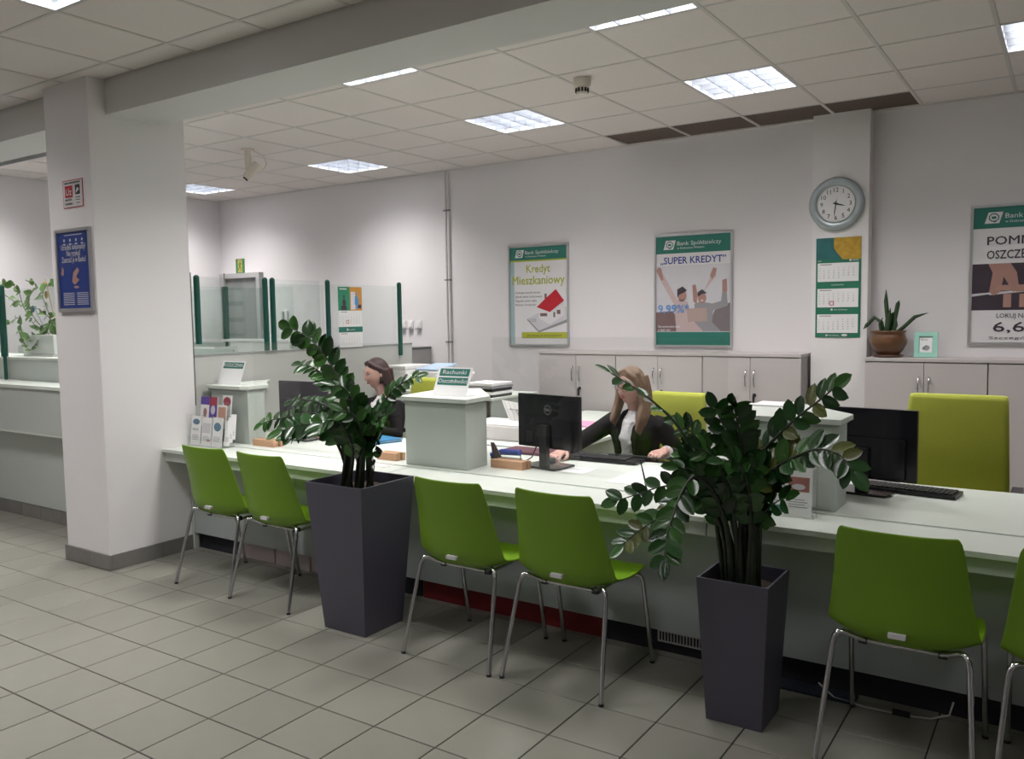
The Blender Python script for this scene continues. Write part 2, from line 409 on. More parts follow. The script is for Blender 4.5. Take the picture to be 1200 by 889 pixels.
KR = mat('kick_red', (.20, .008, .012), .6, noise=.12, scale=12); KP = mat('kick_pale', (.45, .38, .38), .6, noise=.05)
for (a, b, m, nm, lb) in ((-5.08, -4.66, DARK, 'kick_board', 'dark sheet painting the shaded recess under the counter beside the pillar'), (-4.655, -4.31, KP, 'kick_board', 'pale board under the counter, nearest the pillar'),
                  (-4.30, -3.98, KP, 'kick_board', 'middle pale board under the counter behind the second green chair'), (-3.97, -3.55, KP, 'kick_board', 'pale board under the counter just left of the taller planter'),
                  (-3.54, -3.06, DARK, 'kick_board', 'dark sheet painting the shaded recess under the counter behind the taller planter'),
                  (-3.05, -1.885, KR, 'kick_board', 'long dark red board closing the foot of the counter'), (-1.88, 1.4, DARK, 'kick_board', 'dark sheet painting the shaded recess under the counter behind the smaller planter')):
    one(MB().box((a+.002, 3.615, .001), (b-.002, 3.63, .113)), nm, m, lb, 'board', ((a+b)/2, 3.62, 0))  # dark ones stand in for the shaded recess; red and pale are boards
vt = thing('vent_grille', 'small grey slotted grille at the foot of the counter left of the smaller planter', 'vent', (-1.49, 3.6, .08))
part(MB().box((-1.60, 3.600, .050), (-1.37, 3.612, .110)), 'grille_plate', ALU, vt)
sl = MB()
for k in range(14): sl.box((-1.59+.0155*k, 3.598, .060), (-1.582+.0155*k, 3.601, .100))
part(sl, 'slots', DARK, vt)
cab = thing('floor_cable', 'thin light cable lying on the floor under the counter behind the near green chair', 'cable', (-.55, 3.55, 0))
part(MB().tube([(-.86, 3.60, .02), (-.78, 3.52, .008), (-.65, 3.50, .006), (-.50, 3.51, .006), (-.42, 3.53, .006), (-.36, 3.57, .02), (-.35, 3.605, .06)], .004, 6), 'cord', mat('cable_grey', (.5, .5, .5), .4), cab)
part(MB().box((-.555, 3.500, .001), (-.49, 3.522, .018)), 'connector', BLACK, cab, bevel=.003)
one(MB().box((-1.02, 3.50, .001), (-.70, 3.60, .010)), 'floor_mat', mat('mat_dark_blue', (.02, .028, .05), .95, noise=.3, scale=90, bump=.6, bscale=300),
    'narrow dark blue mat on the floor at the counter foot right of the smaller planter', 'mat', (-.86, 3.55, 0))

# pentagonal boxes on the counter
def cbox(x1, label):
    x0 = x1-.50
    t = thing('counter_cabinet', label, 'cabinet', (x1-.25, 3.95, .741), group='angular cabinets standing on the counter')
    body = [(x0+.035, 3.70), (x1-.025, 3.70), (x1-.025, 3.90), (x1-.36, 4.27), (x0-.06+.03, 4.14)]
    topo = [(x0-.005, 3.672), (x1, 3.672), (x1, 3.905), (x1-.36, 4.31), (x0-.06, 4.16)]
    part(MB().prism(body, .7415, 1.113), 'body', LAMG, t, bevel=.002)
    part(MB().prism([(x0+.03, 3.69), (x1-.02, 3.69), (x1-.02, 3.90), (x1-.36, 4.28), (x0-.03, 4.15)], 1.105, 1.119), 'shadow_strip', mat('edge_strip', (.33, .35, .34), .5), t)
    part(MB().prism(topo, 1.119, 1.142), 'top_board', LAM, t, bevel=.002)
    return t
cbox(-2.765, 'grey-green angular cabinet on the middle counter under the savings accounts sign')
cbox(-.80, 'grey-green angular cabinet on the right counter behind the smaller plant')
bA = thing('counter_cabinet', 'grey-green angular cabinet on the left counter beside the glass partition', 'cabinet', (-4.9, 3.95, .741), group='angular cabinets standing on the counter')
part(MB().prism([(-5.095, 3.76), (-4.80, 3.76), (-4.70, 3.76), (-4.70, 3.90), (-4.86, 4.02), (-5.095, 4.24)], .7415, 1.113), 'body', LAMG, bA, bevel=.002)
part(MB().prism([(-5.105, 3.72), (-4.73, 3.72), (-4.685, 3.76), (-4.685, 3.93), (-4.86, 4.06), (-5.105, 4.30)], 1.119, 1.142), 'top_board', LAM, bA, bevel=.002)
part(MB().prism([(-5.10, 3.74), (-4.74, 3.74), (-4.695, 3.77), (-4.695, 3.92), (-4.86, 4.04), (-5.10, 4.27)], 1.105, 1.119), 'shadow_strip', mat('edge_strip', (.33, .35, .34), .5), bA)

# partition between pillar and back of the office
pt = thing('glass_partition', 'office partition with pale low panel, clear glass and dark green posts right of the pillar', 'partition', (-5.15, 4.8, 0))
part(MB().box((-5.165, 3.645, 0), (-5.135, 6.0, 1.345)), 'low_panel', mat('partition_panel', (.52, .52, .50), .5, noise=.012), pt)
part(MB().box((-5.17, 3.645, 1.345), (-5.13, 6.0, 1.358)), 'panel_cap', mat('edge_strip', (.33, .35, .34), .5), pt)
for y, z0 in ((3.70, 1.43), (4.30, 1.36), (4.37, 1.36), (4.945, 1.36), (5.83, 1.25)):
    part(MB().tube([(-5.125, y, z0), (-5.125, y, 1.895)], .021, 12).ball((-5.125, y, 1.895), .021), 'post', DGREEN, pt)
for a, b, z1 in ((3.645, 4.30, 1.835), (4.37, 4.93, 1.87), (4.96, 5.82, 1.88)):
    part(MB().box((-5.157, a+.006, 1.360), (-5.151, b-.004, z1)), 'glass_pane', PARTG, pt)
part(MB().box((-5.176, 3.646, 1.360), (-5.171, 4.9, 1.905)), 'glass_pane', PARTG, pt)
part(MB().box((-5.145, 3.646, 1.0), (-5.13, 3.662, 1.93)), 'edge_strip', mat('strip_dark', (.1, .1, .1), .5), pt)
# the crosswise partition of the office beyond
p2 = thing('glass_partition', 'second partition beyond the first, white panels below clear glass in front of the grey door', 'partition', (-7, 5.35, 0))
part(MB().box((-8.4, 5.34, 0), (-5.9, 5.37, 1.375)), 'low_panel', LAMG, p2)
part(MB().box((-6.98, 5.30, 1.385), (-6.02, 5.40, 1.41)), 'shelf', WHITE, p2)
part(MB().box((-6.87, 5.31, 1.22), (-6.02, 5.335, 1.383)), 'white_board', WHITE, p2)
part(MB().tube([(-6.93, 5.32, 1.20), (-6.93, 5.32, 1.42)], .013, 10).tube([(-6.93, 5.32, 1.41), (-6.93, 5.32, 1.92)], .032, 12), 'post', DGREEN, p2)
part(MB().tube([(-6.93, 5.32, 1.92), (-6.93, 5.32, 2.05)], .008, 8), 'rod', CHROME, p2)
part(MB().box((-8.4, 5.352, 1.412), (-6.0, 5.358, 1.90)), 'glass_pane', PARTG, p2)
tb = thing('paper_tray', 'white tray with brown folders seen through the glass just right of the pillar', 'tray', (-6.5, 4.75, 1.0))
part(MB().box((-6.95, 4.7, 1.20), (-6.30, 4.72, 1.36)).box((-6.95, 4.72, 1.20), (-6.93, 4.95, 1.36)).box((-6.32, 4.72, 1.20), (-6.30, 4.95, 1.36)).box((-6.93, 4.72, 1.2), (-6.32, 4.95, 1.215)), 'tray_body', WHITE, tb)
fo = MB()
for k in range(4): fo.box((-6.88+.06*k, 4.60, 1.06-.0), (-6.86+.06*k, 4.69, 1.34-.03*k), Matrix.Translation((0, 0, 0)))
part(fo, 'folders', mat('brown_card', (.22, .17, .15), .8, noise=.1), tb)
one(MB().box((-7.1, 4.55, 0), (-6.2, 5.0, 1.058)).box((-6.95, 4.72, 1.055), (-6.3, 4.95, 1.198)), 'low_cupboard', LAMG, 'pale cupboard behind the glass beside the pillar, carrying a white tray', 'cabinet', (-6.6, 4.8, 0))

# low grey cabinet on the back wall of the left office
lc = thing('low_cabinet', 'low grey cabinet along the back wall behind the glass partition', 'cabinet', (-6.9, 6.84, 0))
part(MB().box((-7.85, 6.66, 0), (-5.75, YB-.003, 1.255)), 'body', mat('cabinet_grey', (.42, .42, .42), .5), lc)
part(MB().box((-7.86, 6.64, 1.255), (-5.74, YB-.003, 1.28)), 'top_board', mat('top_grey_dark', (.16, .16, .17), .4), lc)

# ================================================================= CABINETS ALONG THE BACK WALL
def handle(x, z, y, t):
    part(MB().tube([(x, y, z+.065), (x, y-.022, z+.055), (x, y-.030, z), (x, y-.022, z-.055), (x, y, z-.065)], .0055, 8), 'door_handle', CHROME, t)
def storage(x0, x1, ztop, label, wall_end=YB-.003):
    y0 = 6.70
    t = thing('storage_cabinet', label, 'cabinet', ((x0+x1)/2, 6.85, 0), group='grey storage cabinets along the back wall')
    part(MB().box((x0+.001, y0+.02, .06), (x1-.001, wall_end, ztop-.026)), 'carcass', mat('carcass_dark', (.30, .275, .28), .6), t)
    part(MB().box((x0+.01, y0+.04, 0), (x1-.01, wall_end, .06)), 'plinth', DARK, t)
    part(MB().box((x0, y0-.006, ztop-.024), (x1, wall_end, ztop)), 'top_board', LAMC, t, bevel=.002)
    xm = (x0+x1)/2
    for a, b, hx in ((x0+.003, xm-.002, xm-.035), (xm+.002, x1-.003, xm+.035)):
        dr = part(MB().box((a, y0, .065), (b, y0+.018, ztop-.03)), 'cabinet_door', LAMC, t, bevel=.001)
        handle(hx, ztop-.20, y0, dr)
    part(MB().lathe([(.014, 0), (.016, .003), (.012, .009)], n=12, M=Matrix.Translation((xm+.035, y0+.002, ztop-.335)) @ Matrix.Rotation(PI/2, 4, 'X')).box((xm+.028, y0-.030, ztop-.40), (xm+.042, y0-.012, ztop-.335)), 'lock', BLACK, t)
    return t
zt = 1.262
storage(-4.18, -3.377, zt, 'leftmost grey storage cabinet, under the housing loan poster')
storage(-3.375, -2.572, zt, 'middle grey storage cabinet behind the blonde clerk')
storage(-2.570, -1.765, zt, 'grey storage cabinet next to the column, right of the super loan poster')
storage(-1.30, -.492, 1.243, 'grey storage cabinet under the brown plant pot and mint frame')
storage(-.490, .31, 1.243, 'grey storage cabinet under the large savings poster at the right')
storage(.312, 1.11, 1.243, 'grey storage cabinet out of view at the right')

# ================================================================= PRINTED THINGS ON THE WALLS
BGREEN = mat('print_green', (.022, .175, .135), .45, noise=.02); PWHITE = mat('print_white', (.74, .72, .74), .4, noise=.01)
YGREEN = mat('print_yellowgreen', (.42, .44, .04), .45); PBLUE = mat('print_blue', (.03, .06, .30), .45); PDARK = mat('print_dark', (.05, .04, .055), .45)
PRED = mat('print_red', (.50, .015, .03), .45); PGREY = mat('print_grey', (.30, .29, .31), .5); PSKIN = mat('print_skin', (.40, .22, .19), .5)
PPALE = mat('print_pale', (.62, .60, .64), .45); PBROWN = mat('print_brown', (.19, .12, .12), .5); PPINK = mat('print_shirt', (.55, .42, .42), .5)
PSHADE = mat('print_teal_pale', (.38, .50, .52), .5); POR = mat('print_orange', (.62, .30, .06), .5); PSKY = mat('print_skyblue', (.10, .28, .62), .5)
def bank_logo(t, fr, u, v, h, wm=PWHITE, tw=None, sub=True):
    mb = MB(); mb.poly(fr, [(u, v), (u+h*1.15, v), (u+h*1.45, v+h), (u+h*.3, v+h)], .0016)
    part(mb, 'logo_panel', wm, t)
    q = MB(); c = u+h*.73
    def oct_(r, ry): return [(c+r*math.cos(PI/8+PI/4*i), v+h*.52+ry*math.sin(PI/8+PI/4*i)) for i in range(8)]
    o1, o2 = oct_(h*.44, h*.40), oct_(h*.34, h*.30)
    for i in range(8): q.poly(fr, [o1[i], o1[(i+1) % 8], o2[(i+1) % 8], o2[i]], .0022)
    q.poly(fr, [(c-h*.1, v+h*.2), (c+h*.25, v+h*.2), (c+h*.05, v+h*.05)], .0022)
    q.rect(fr, c-h*.18, v+h*.40, c+h*.18, v+h*.62, .0022)
    part(q, 'logo_mark', BGREEN, t)
    p = MB(); p.text(fr, 'Bank Spółdzielczy', u+h*1.62, v+h*.42, h*.62, 'l', tw)
    if sub: p.text(fr, 'w Dobrzeniu Wielkim', u+h*1.62, v+h*.02, h*.30, 'l', tw*.62 if tw else None)
    part(p, 'printed_text', wm, t)
def framed(name, label, x0, z0, x1, z1, y, fw=.02, sheet=PWHITE):
    t = thing(name, label, 'poster', ((x0+x1)/2, y, z0))
    b = MB(); b.box((x0, y-.018, z0), (x0+fw, y, z1)); b.box((x1-fw, y-.018, z0), (x1, y, z1)); b.box((x0+fw, y-.018, z0), (x1-fw, y, z0+fw)); b.box((x0+fw, y-.018, z1-fw), (x1-fw, y, z1))
    part(b, 'frame', ALU, t, bevel=.003)
    part(MB().box((x0+fw*.5, y-.008, z0+fw*.5), (x1-fw*.5, y-.001, z1-fw*.5)), 'sheet', sheet, t)
    return t, Fr((x0+fw, y-.008, z0+fw)), x1-x0-2*fw, z1-z0-2*fw
yw = YB-.001
def wx(x): return x*YB/7.1
# poster 1
t, f, W_, H_ = framed('framed_poster', 'aluminium framed poster reading Kredyt Mieszkaniowy with a red-roofed house', -4.722, 1.296, -4.028, 2.284, yw)
part(MB().rect(f, 0, H_-.125, W_, H_), 'printed_banner', BGREEN, t)
part(MB().rect(f, 0, H_-.140, W_, H_-.125), 'printed_band', YGREEN, t); part(MB().rect(f, .13, .055, W_, .115), 'printed_band', YGREEN, t)
bank_logo(t, f, .06, H_-.10, .075, tw=.38)
part(MB().rect(f, 0, 0, .05, H_-.14), 'printed_edge', PSHADE, t)
q = MB(); q.text(f, 'Kredyt', .33, .70, .11, 'c', .27, bold=.02); q.text(f, 'Mieszkaniowy', W_/2, .585, .12, 'c', .60, bold=.02); part(q, 'printed_title', YGREEN, t)
q = MB()
for i, s_ in enumerate(('Atrakcyjne warunki cenowe', 'Szeroki zakres kredytowania', 'Dogodny system spłaty', 'Minimum formalności')): q.text(f, s_, .06, .495-.04*i, .032, 'l', (.29, .31, .25, .24)[i])
q.text(f, 'Jako doradcy do waszych placówek', .39, .075, .026, 'c', .40); part(q, 'printed_text', PDARK, t)
part(MB().poly(f, [(.20, .25), (.33, .13), (W_, .24), (W_, .36), (.42, .34)], .0015), 'printed_banknotes', PPALE, t)
part(MB().poly(f, [(.20, .25), (.33, .13), (.33, .11), (.195, .235)], .002).poly(f, [(.33, .13), (W_, .24), (W_, .21), (.33, .11)], .002).text(f, '100', .23, .215, .05, 'l', .07, d=.003), 'printed_shade', PGREY, t)
part(MB().poly(f, [(.34, .36), (.33, .25), (.46, .19), (.62, .28), (.62, .38), (.48, .33)], .003), 'printed_house', PWHITE, t)
part(MB().poly(f, [(.31, .36), (.46, .31), (.62, .42), (.53, .53), (.42, .45)], .004), 'printed_roof', PRED, t)
part(MB().rect(f, .35, .27, .43, .30, .005).rect(f, .50, .26, .52, .31, .005).rect(f, .54, .29, .58, .33, .005).rect(f, .40, .44, .425, .49, .002), 'printed_windows', PBROWN, t)
# poster 2
t, f, W_, H_ = framed('framed_poster', 'aluminium framed poster reading SUPER KREDYT with a cheering couple', -3.147, 1.296, -2.424, 2.292, yw)
part(MB().rect(f, 0, H_-.15, W_, H_), 'printed_banner', BGREEN, t); part(MB().rect(f, 0, 0, W_, .115), 'printed_banner', BGREEN, t)
bank_logo(t, f, .07, H_-.115, .08, tw=.40)
part(MB().text(f, '„SUPER KREDYT”', W_/2, .715, .085, 'c', .60, bold=.025), 'printed_title', PBLUE, t)
part(MB().rect(f, 0, .115, W_, .70, .0008), 'printed_room', PPALE, t)
part(MB().poly(f, [(0, .12), (0, .29), (.16, .30), (.26, .12)], .0012), 'printed_sofa', PBROWN, t); part(MB().poly(f, [(.48, .12), (.54, .30), (W_, .37), (W_, .12)], .0012), 'printed_sofa', mat('print_greybrown', (.20, .17, .18), .5), t)
q = MB(); q.poly(f, [(.03, .62), (.06, .64), (.20, .40), (.30, .38), (.33, .14), (.19, .14), (.17, .36), (.05, .56)], .0018).poly(f, [(.49, .52), (.56, .60), (.52, .62), (.44, .46)], .0018)
q.poly(f, [(.19, .12), (.19, .19), (.34, .20), (.44, .20), (.46, .12)], .0019); part(q, 'printed_man', PPINK, t)
q = MB(); q.poly(f, [(.36, .20), (.36, .36), (.42, .38), (.52, .36), (.60, .38), (.61, .46), (.65, .46), (.66, .34), (.53, .30), (.52, .20), (.60, .12), (.44, .12)], .002); part(q, 'printed_woman', PGREY, t)
for pts in ([(.0, .66), (.02, .69), (.05, .68), (.07, .58), (.05, .57)], [(.50, .60), (.53, .67), (.56, .66), (.55, .61), (.52, .57)], [(.61, .46), (.61, .56), (.65, .57), (.655, .46)], [(.35, .38), (.34, .52), (.37, .53), (.39, .44), (.38, .36)]):
    part(MB().poly(f, pts, .0026), 'printed_hand', PSKIN, t)
part(MB().disc(f, .245, .435, .042, .0026, ry=.055), 'printed_face', PSKIN, t); part(MB().disc(f, .43, .41, .038, .0026, ry=.048), 'printed_face', PSKIN, t)
part(MB().poly(f, [(.215, .40), (.225, .385), (.26, .385), (.28, .41), (.262, .402), (.235, .402)], .0032), 'printed_beard', PBROWN, t)
part(MB().poly(f, [(.415, .392), (.445, .392), (.438, .382), (.422, .382)], .0032), 'printed_smile', PWHITE, t)
part(MB().poly(f, [(.20, .42), (.20, .49), (.25, .515), (.29, .48), (.27, .465), (.215, .44)], .0030), 'printed_hair', PDARK, t)
part(MB().poly(f, [(.39, .42), (.39, .46), (.43, .485), (.475, .45), (.43, .445)], .0030), 'printed_hair', PDARK, t)
part(MB().poly(f, [(.30, .20), (.29, .32), (.47, .325), (.48, .21)], .0033), 'printed_laptop', mat('print_laptop', (.45, .33, .30), .5), t)
part(MB().text(f, '9,99%*', .02, .285, .10, 'l', .29, bold=.03, d=.004), 'printed_rate', PSKY, t)
part(MB().text(f, 'Oprocentowanie stałe', .015, .155, .028, 'l', .21, bold=.02, d=.004).text(f, 'w skali roku', .015, .125, .028, 'l', .12, bold=.02, d=.004), 'printed_text', PWHITE, t)
# poster 3
t, f, W_, H_ = framed('framed_poster', 'large framed poster reading POMNAŻAJ with a hand stacking coins, at the right edge', -.652, 1.335, .07, 2.343, yw)
part(MB().rect(f, 0, H_-.15, W_, H_), 'printed_banner', BGREEN, t)
bank_logo(t, f, .07, H_-.115, .08, tw=.40)
q = MB(); q.text(f, 'POMNAŻAJ', W_/2, .70, .085, 'c', .50, bold=.02).text(f, 'OSZCZĘDNOŚCI', W_/2, .60, .085, 'c', .50, bold=.02).text(f, 'LOKUJ NAWET NA', W_/2, .175, .045, 'c', .36, bold=.01).text(f, '6,60%', W_/2, .075, .10, 'c', .40, bold=.02).text(f, 'Szczegóły u nas', W_/2, .02, .03, 'c', .45)
part(q, 'printed_text', PDARK, t)
part(MB().rect(f, 0, .23, W_, .565), 'printed_photo', mat('print_photo_dark', (.05, .035, .05), .45), t)
part(MB().poly(f, [(0, .33), (.10, .345), (.12, .34), (W_, .39), (W_, .40), (.14, .36), (0, .35)], .0016), 'printed_table_edge', PPALE, t)
part(MB().poly(f, [(.10, .565), (.13, .50), (.11, .36), (.14, .335), (.18, .36), (.20, .47), (.26, .36), (.30, .37), (.28, .50), (.24, .565)], .0022), 'printed_hand', PSKIN, t)
part(MB().rect(f, .15, .37, .25, .41, .003).rect(f, .28, .36, .36, .41, .003).rect(f, .20, .25, .25, .345, .003).rect(f, .30, .25, .35, .345, .003), 'printed_coins', mat('print_coin', (.42, .24, .20), .4), t)
# pillar poster
t, f, W_, H_ = framed('framed_poster', 'narrow blue framed poster about lost documents on the white pillar', -5.545, 1.665, -5.135, 2.195, PY0-.001, .022, mat('print_navy', (.012, .04, .22), .35))
q = MB(); q.text(f, 'Utraciłeś dokumenty?', W_/2, .375, .05, 'c', .29, bold=.02).text(f, 'Nie ryzykuj!', W_/2, .335, .05, 'c', .16, bold=.02).text(f, 'Zastrzeż je w Banku!', W_/2, .295, .05, 'c', .28, bold=.02)
for k in range(4): q.disc(f, .08+.07*k, .435, .010); q.rect(f, .065+.07*k, .405, .095+.07*k, .415)
q.rect(f, .08, .465, .29, .470)
for k in range(7): q.rect(f, .04, .095-.012*k, .17, .099-.012*k); q.rect(f, .20, .095-.012*k, .33, .099-.012*k)
part(q, 'printed_text', PPALE, t)
part(MB().poly(f, [(.15, .17), (.17, .23), (.22, .26), (.24, .24), (.20, .20), (.24, .18), (.18, .15)]).poly(f, [(.02, .22), (.04, .27), (.06, .25), (.05, .21)]).disc(f, .20, .135, .03, .0012, ry=.008), 'printed_hand', PSKIN, t)
# monitoring notice
nt_ = thing('notice_sheet', 'small white notice with red logo reading OBIEKT MONITOROWANY high on the pillar', 'sign', (-5.32, PY0, 2.32))
part(MB().box((-5.435, PY0-.004, 2.325), (-5.205, PY0-.0005, 2.50)), 'sheet', PRED, nt_)
f = Fr((-5.43, PY0-.004, 2.33)); part(MB().rect(f, 0, 0, .22, .165, .0005), 'sheet_face', PWHITE, nt_)
part(MB().rect(f, .02, .06, .11, .135, .0012), 'logo_panel', PRED, nt_)
part(MB().text(f, 'Uz', .033, .075, .06, 'l', .065, bold=.03, d=.002), 'printed_logo_text', PWHITE, nt_)
part(MB().text(f, 'OBIEKT MONITOROWANY', .015, .145, .016, 'l', .19, bold=.02).rect(f, .14, .075, .195, .135, .0012).text(f, 'JANTEX', .02, .04, .018, 'l', .08, bold=.03).text(f, 'OCHRONA', .02, .015, .018, 'l', .085, bold=.03).rect(f, .14, .055, .195, .06).rect(f, .14, .04, .195, .044).rect(f, .15, .02, .19, .024), 'printed_text', BLACK, nt_)
part(MB().poly(f, [(.15, .10), (.165, .12), (.185, .11), (.18, .095), (.165, .095), (.16, .085), (.15, .085)], .002), 'printed_camera', PWHITE, nt_)
# exit sign
ex = thing('exit_sign', 'green and yellow running man exit sign above the grey door', 'sign', (-8.83, YB, 2.17))
part(MB().box((-8.91, YB-.006, 2.185), (-8.745, YB-.0005, 2.365)), 'plate', mat('sign_green', (.04, .22, .07), .5), ex)
f = Fr((-8.91, YB-.006, 2.185)); part(MB().rect(f, .04, .01, .125, .17), 'sign_field', mat('sign_yellow', (.55, .42, .10), .5), ex)
part(MB().disc(f, .085, .148, .011, .002).poly(f, [(.07, .13), (.095, .13), (.09, .08), (.07, .08)], .002).poly(f, [(.07, .09), (.09, .09), (.11, .05), (.10, .02), (.09, .02), (.095, .05)], .002).poly(f, [(.07, .09), (.085, .09), (.065, .05), (.045, .03), (.045, .045)], .002).poly(f, [(.09, .125), (.11, .105), (.12, .11), (.095, .132)], .002).poly(f, [(.07, .13), (.05, .10), (.056, .095), (.075, .12)], .002), 'running_figure', mat('sign_green', (.04, .22, .07), .5), ex)
# wall calendar on the column
cf = 6.90
ca = thing('wall_calendar', 'tall green three month wall calendar under the clock on the column', 'calendar', (-1.55, cf, 1.4))
cx0, cx1, cz0, cz1 = -1.71, -1.375, 1.39, 2.165
part(MB().box((cx0, cf-.006, cz0), (cx1, cf-.001, cz1)), 'backing', mat('calendar_green', (.015, .17, .10), .5), ca)
f = Fr((cx0, cf-.006, cz0)); cw = cx1-cx0; chh = cz1-cz0
part(MB().rect(f, 0, chh-.17, cw, chh, .0008), 'printed_picture', mat('print_teal_art', (.02, .14, .14), .5, noise=.3, scale=9), ca)
part(MB().poly(f, [(cw*.40, chh), (cw, chh), (cw, chh-.17), (cw*.60, chh-.17), (cw*.48, chh-.12), (cw*.40, chh-.08)], .0014), 'printed_gold', mat('print_gold', (.50, .30, .03), .5, noise=.25, scale=25), ca)
def month(t, f, u, v, w_, h_, start, days, mark=None):
    s = part(MB().slab(f, [(u, v), (u+w_, v), (u+w_, v+h_), (u, v+h_)], .0005, .004), 'month_sheet', PAPER, t)
    q = MB(); q.rect(f, u+w_*.05, v+h_*.90, u+w_*.35, v+h_*.93, .0048)
    dcol = start
    for n in range(1, days+1):
        r_, c_ = divmod(dcol, 7); dcol += 1
        q.text(f, str(n), u+w_*(.16+.12*c_), v+h_*(.70-.13*r_), h_*.085, 'c', d=.0048)
    for r_ in range(5): q.text(f, str(9+r_), u+w_*.05, v+h_*(.70-.13*r_), h_*.07, 'c', d=.0048)
    part(q, 'printed_days', PDARK, t)
    if mark:
        a, b = u+w_*mark[0], v+h_*mark[1]; q = MB(); m_ = w_*.055
        for (p, q2, r2, s2) in ((a-m_, b-m_, a+m_, b-m_*.7), (a-m_, b+m_*.7, a+m_, b+m_), (a-m_, b-m_, a-m_*.7, b+m_), (a+m_*.7, b-m_, a+m_, b+m_)): q.rect(f, p, q2, r2, s2, .006)
        part(q, 'date_marker', PRED, t)
month(ca, f, .014, .435, cw-.03, .145, 2, 30); month(ca, f, .014, .235, cw-.03, .145, 0, 31, (.36, .22)); month(ca, f, .014, .035, cw-.03, .145, 3, 31)
part(MB().text(f, '2023', .014, .592, .014, 'l', bold=.02).text(f, 'KALENDARZ', .12, .405, .012, 'l', .09, bold=.02).text(f, 'Bank Spółdzielczy', .14, .212, .014, 'l', .10).text(f, 'Bank Spółdzielczy', .10, .012, .014, 'l', .08).rect(f, .115, .21, .130, .225).rect(f, .08, .01, .093, .023).rect(f, .25, .590, .265, .603).rect(f, .27, .594, .32, .599).disc(f, .22, .018, .022, ry=.010), 'printed_text', PWHITE, ca)
# clock
ck = thing('wall_clock', 'round wall clock with grey-blue rim on the column', 'clock', (-1.56, cf, 2.42))
M_ = Matrix.Translation((-1.56, cf-.001, 2.422)) @ Matrix.Rotation(PI/2, 4, 'X')
part(MB().lathe([(.195, 0), (.204, .006), (.204, .022), (.196, .034), (.150, .030), (.142, .022)], n=48, M=M_), 'rim', mat('clock_rim', (.40, .45, .47), .3, .3, noise=.06, scale=10), ck)
part(MB().lathe([(.143, .018), (.143, .0265), (.138, .028)], n=48, M=M_), 'bezel', STEEL, ck)
f = Fr((-1.56, cf-.030, 2.422)); part(MB().disc(f, 0, 0, .137, 0, 48), 'dial', PAPER, ck)
q = MB()
for n in range(1, 13):
    a = PI/2-n*PI/6; q.text(f, str(n), .107*math.cos(a), .107*math.sin(a)-.016, .046, 'c', d=.001, bold=.005)
for n in range(60):
    a = n*PI/30; q.rect(Fr(f.p(0, 0, 0), (math.cos(a), 0, math.sin(a)), (-math.sin(a), 0, math.cos(a))), .128, -.0008, .134, .0008, .001)
part(q, 'numerals', BLACK, ck)
def hand(ang, ln, wd, back=.02, d=.003):
    u = (math.sin(ang), 0, math.cos(ang)); return MB().slab(Fr(f.o, (math.cos(ang), 0, -math.sin(ang)), u), [(-wd, -back), (wd, -back), (wd*.9, ln*.6), (0, ln), (-wd*.9, ln*.6)], d, d+.001)
part(hand(math.radians(106), .075, .0045), 'hour_hand', BLACK, ck); part(hand(math.radians(188), .105, .0035, d=.005), 'minute_hand', BLACK, ck); part(hand(math.radians(12), .05, .001, d=.007), 'second_hand', BLACK, ck)
# calendar on the glass partition
gc = thing('hanging_calendar', 'two month calendar with green and orange picture hanging on the glass partition', 'calendar', (-5.12, 5.2, 1.35))
f = Fr((-5.125, 5.06, 1.35), (0, 1, 0), (0, 0, 1))
part(MB().slab(f, [(0, .31), (.28, .31), (.28, .51), (0, .51)], 0, .003), 'picture_sheet', mat('cal_green2', (.03, .25, .14), .5), gc)
part(MB().rect(f, .135, .31, .28, .51, .0036), 'printed_orange', POR, gc); part(MB().rect(f, .145, .32, .20, .47, .0042).rect(f, .02, .485, .035, .50, .0042).rect(f, .04, .487, .10, .497, .0042), 'printed_light', PWHITE, gc)
part(MB().disc(f, .065, .43, .010, .0045).poly(f, [(.045, .38), (.065, .42), (.09, .38), (.08, .35), (.055, .35)], .0045).rect(f, .03, .315, .095, .35, .0045).rect(f, .23, .33, .27, .36, .0045), 'printed_figure', PDARK, gc)
part(MB().disc(f, .215, .45, .010, .0048).poly(f, [(.19, .36), (.195, .43), (.215, .44), (.235, .42), (.24, .36)], .0048).rect(f, .205, .325, .225, .36, .0048), 'printed_blue_figure', PSKY, gc)
month(gc, f, .005, .175, .27, .135, 5, 31, (.36, .3)); month(gc, f, .005, 0, .27, .125, 2, 30)
part(MB().slab(f, [(0, .127), (.28, .127), (.28, .173), (0, .173)], 0, .004), 'green_band', BGREEN, gc); part(MB().text(f, 'Bank Spółdzielczy', .11, .143, .018, 'l', .08, d=.005).rect(f, .09, .14, .105, .16, .005), 'printed_text', PWHITE, gc)
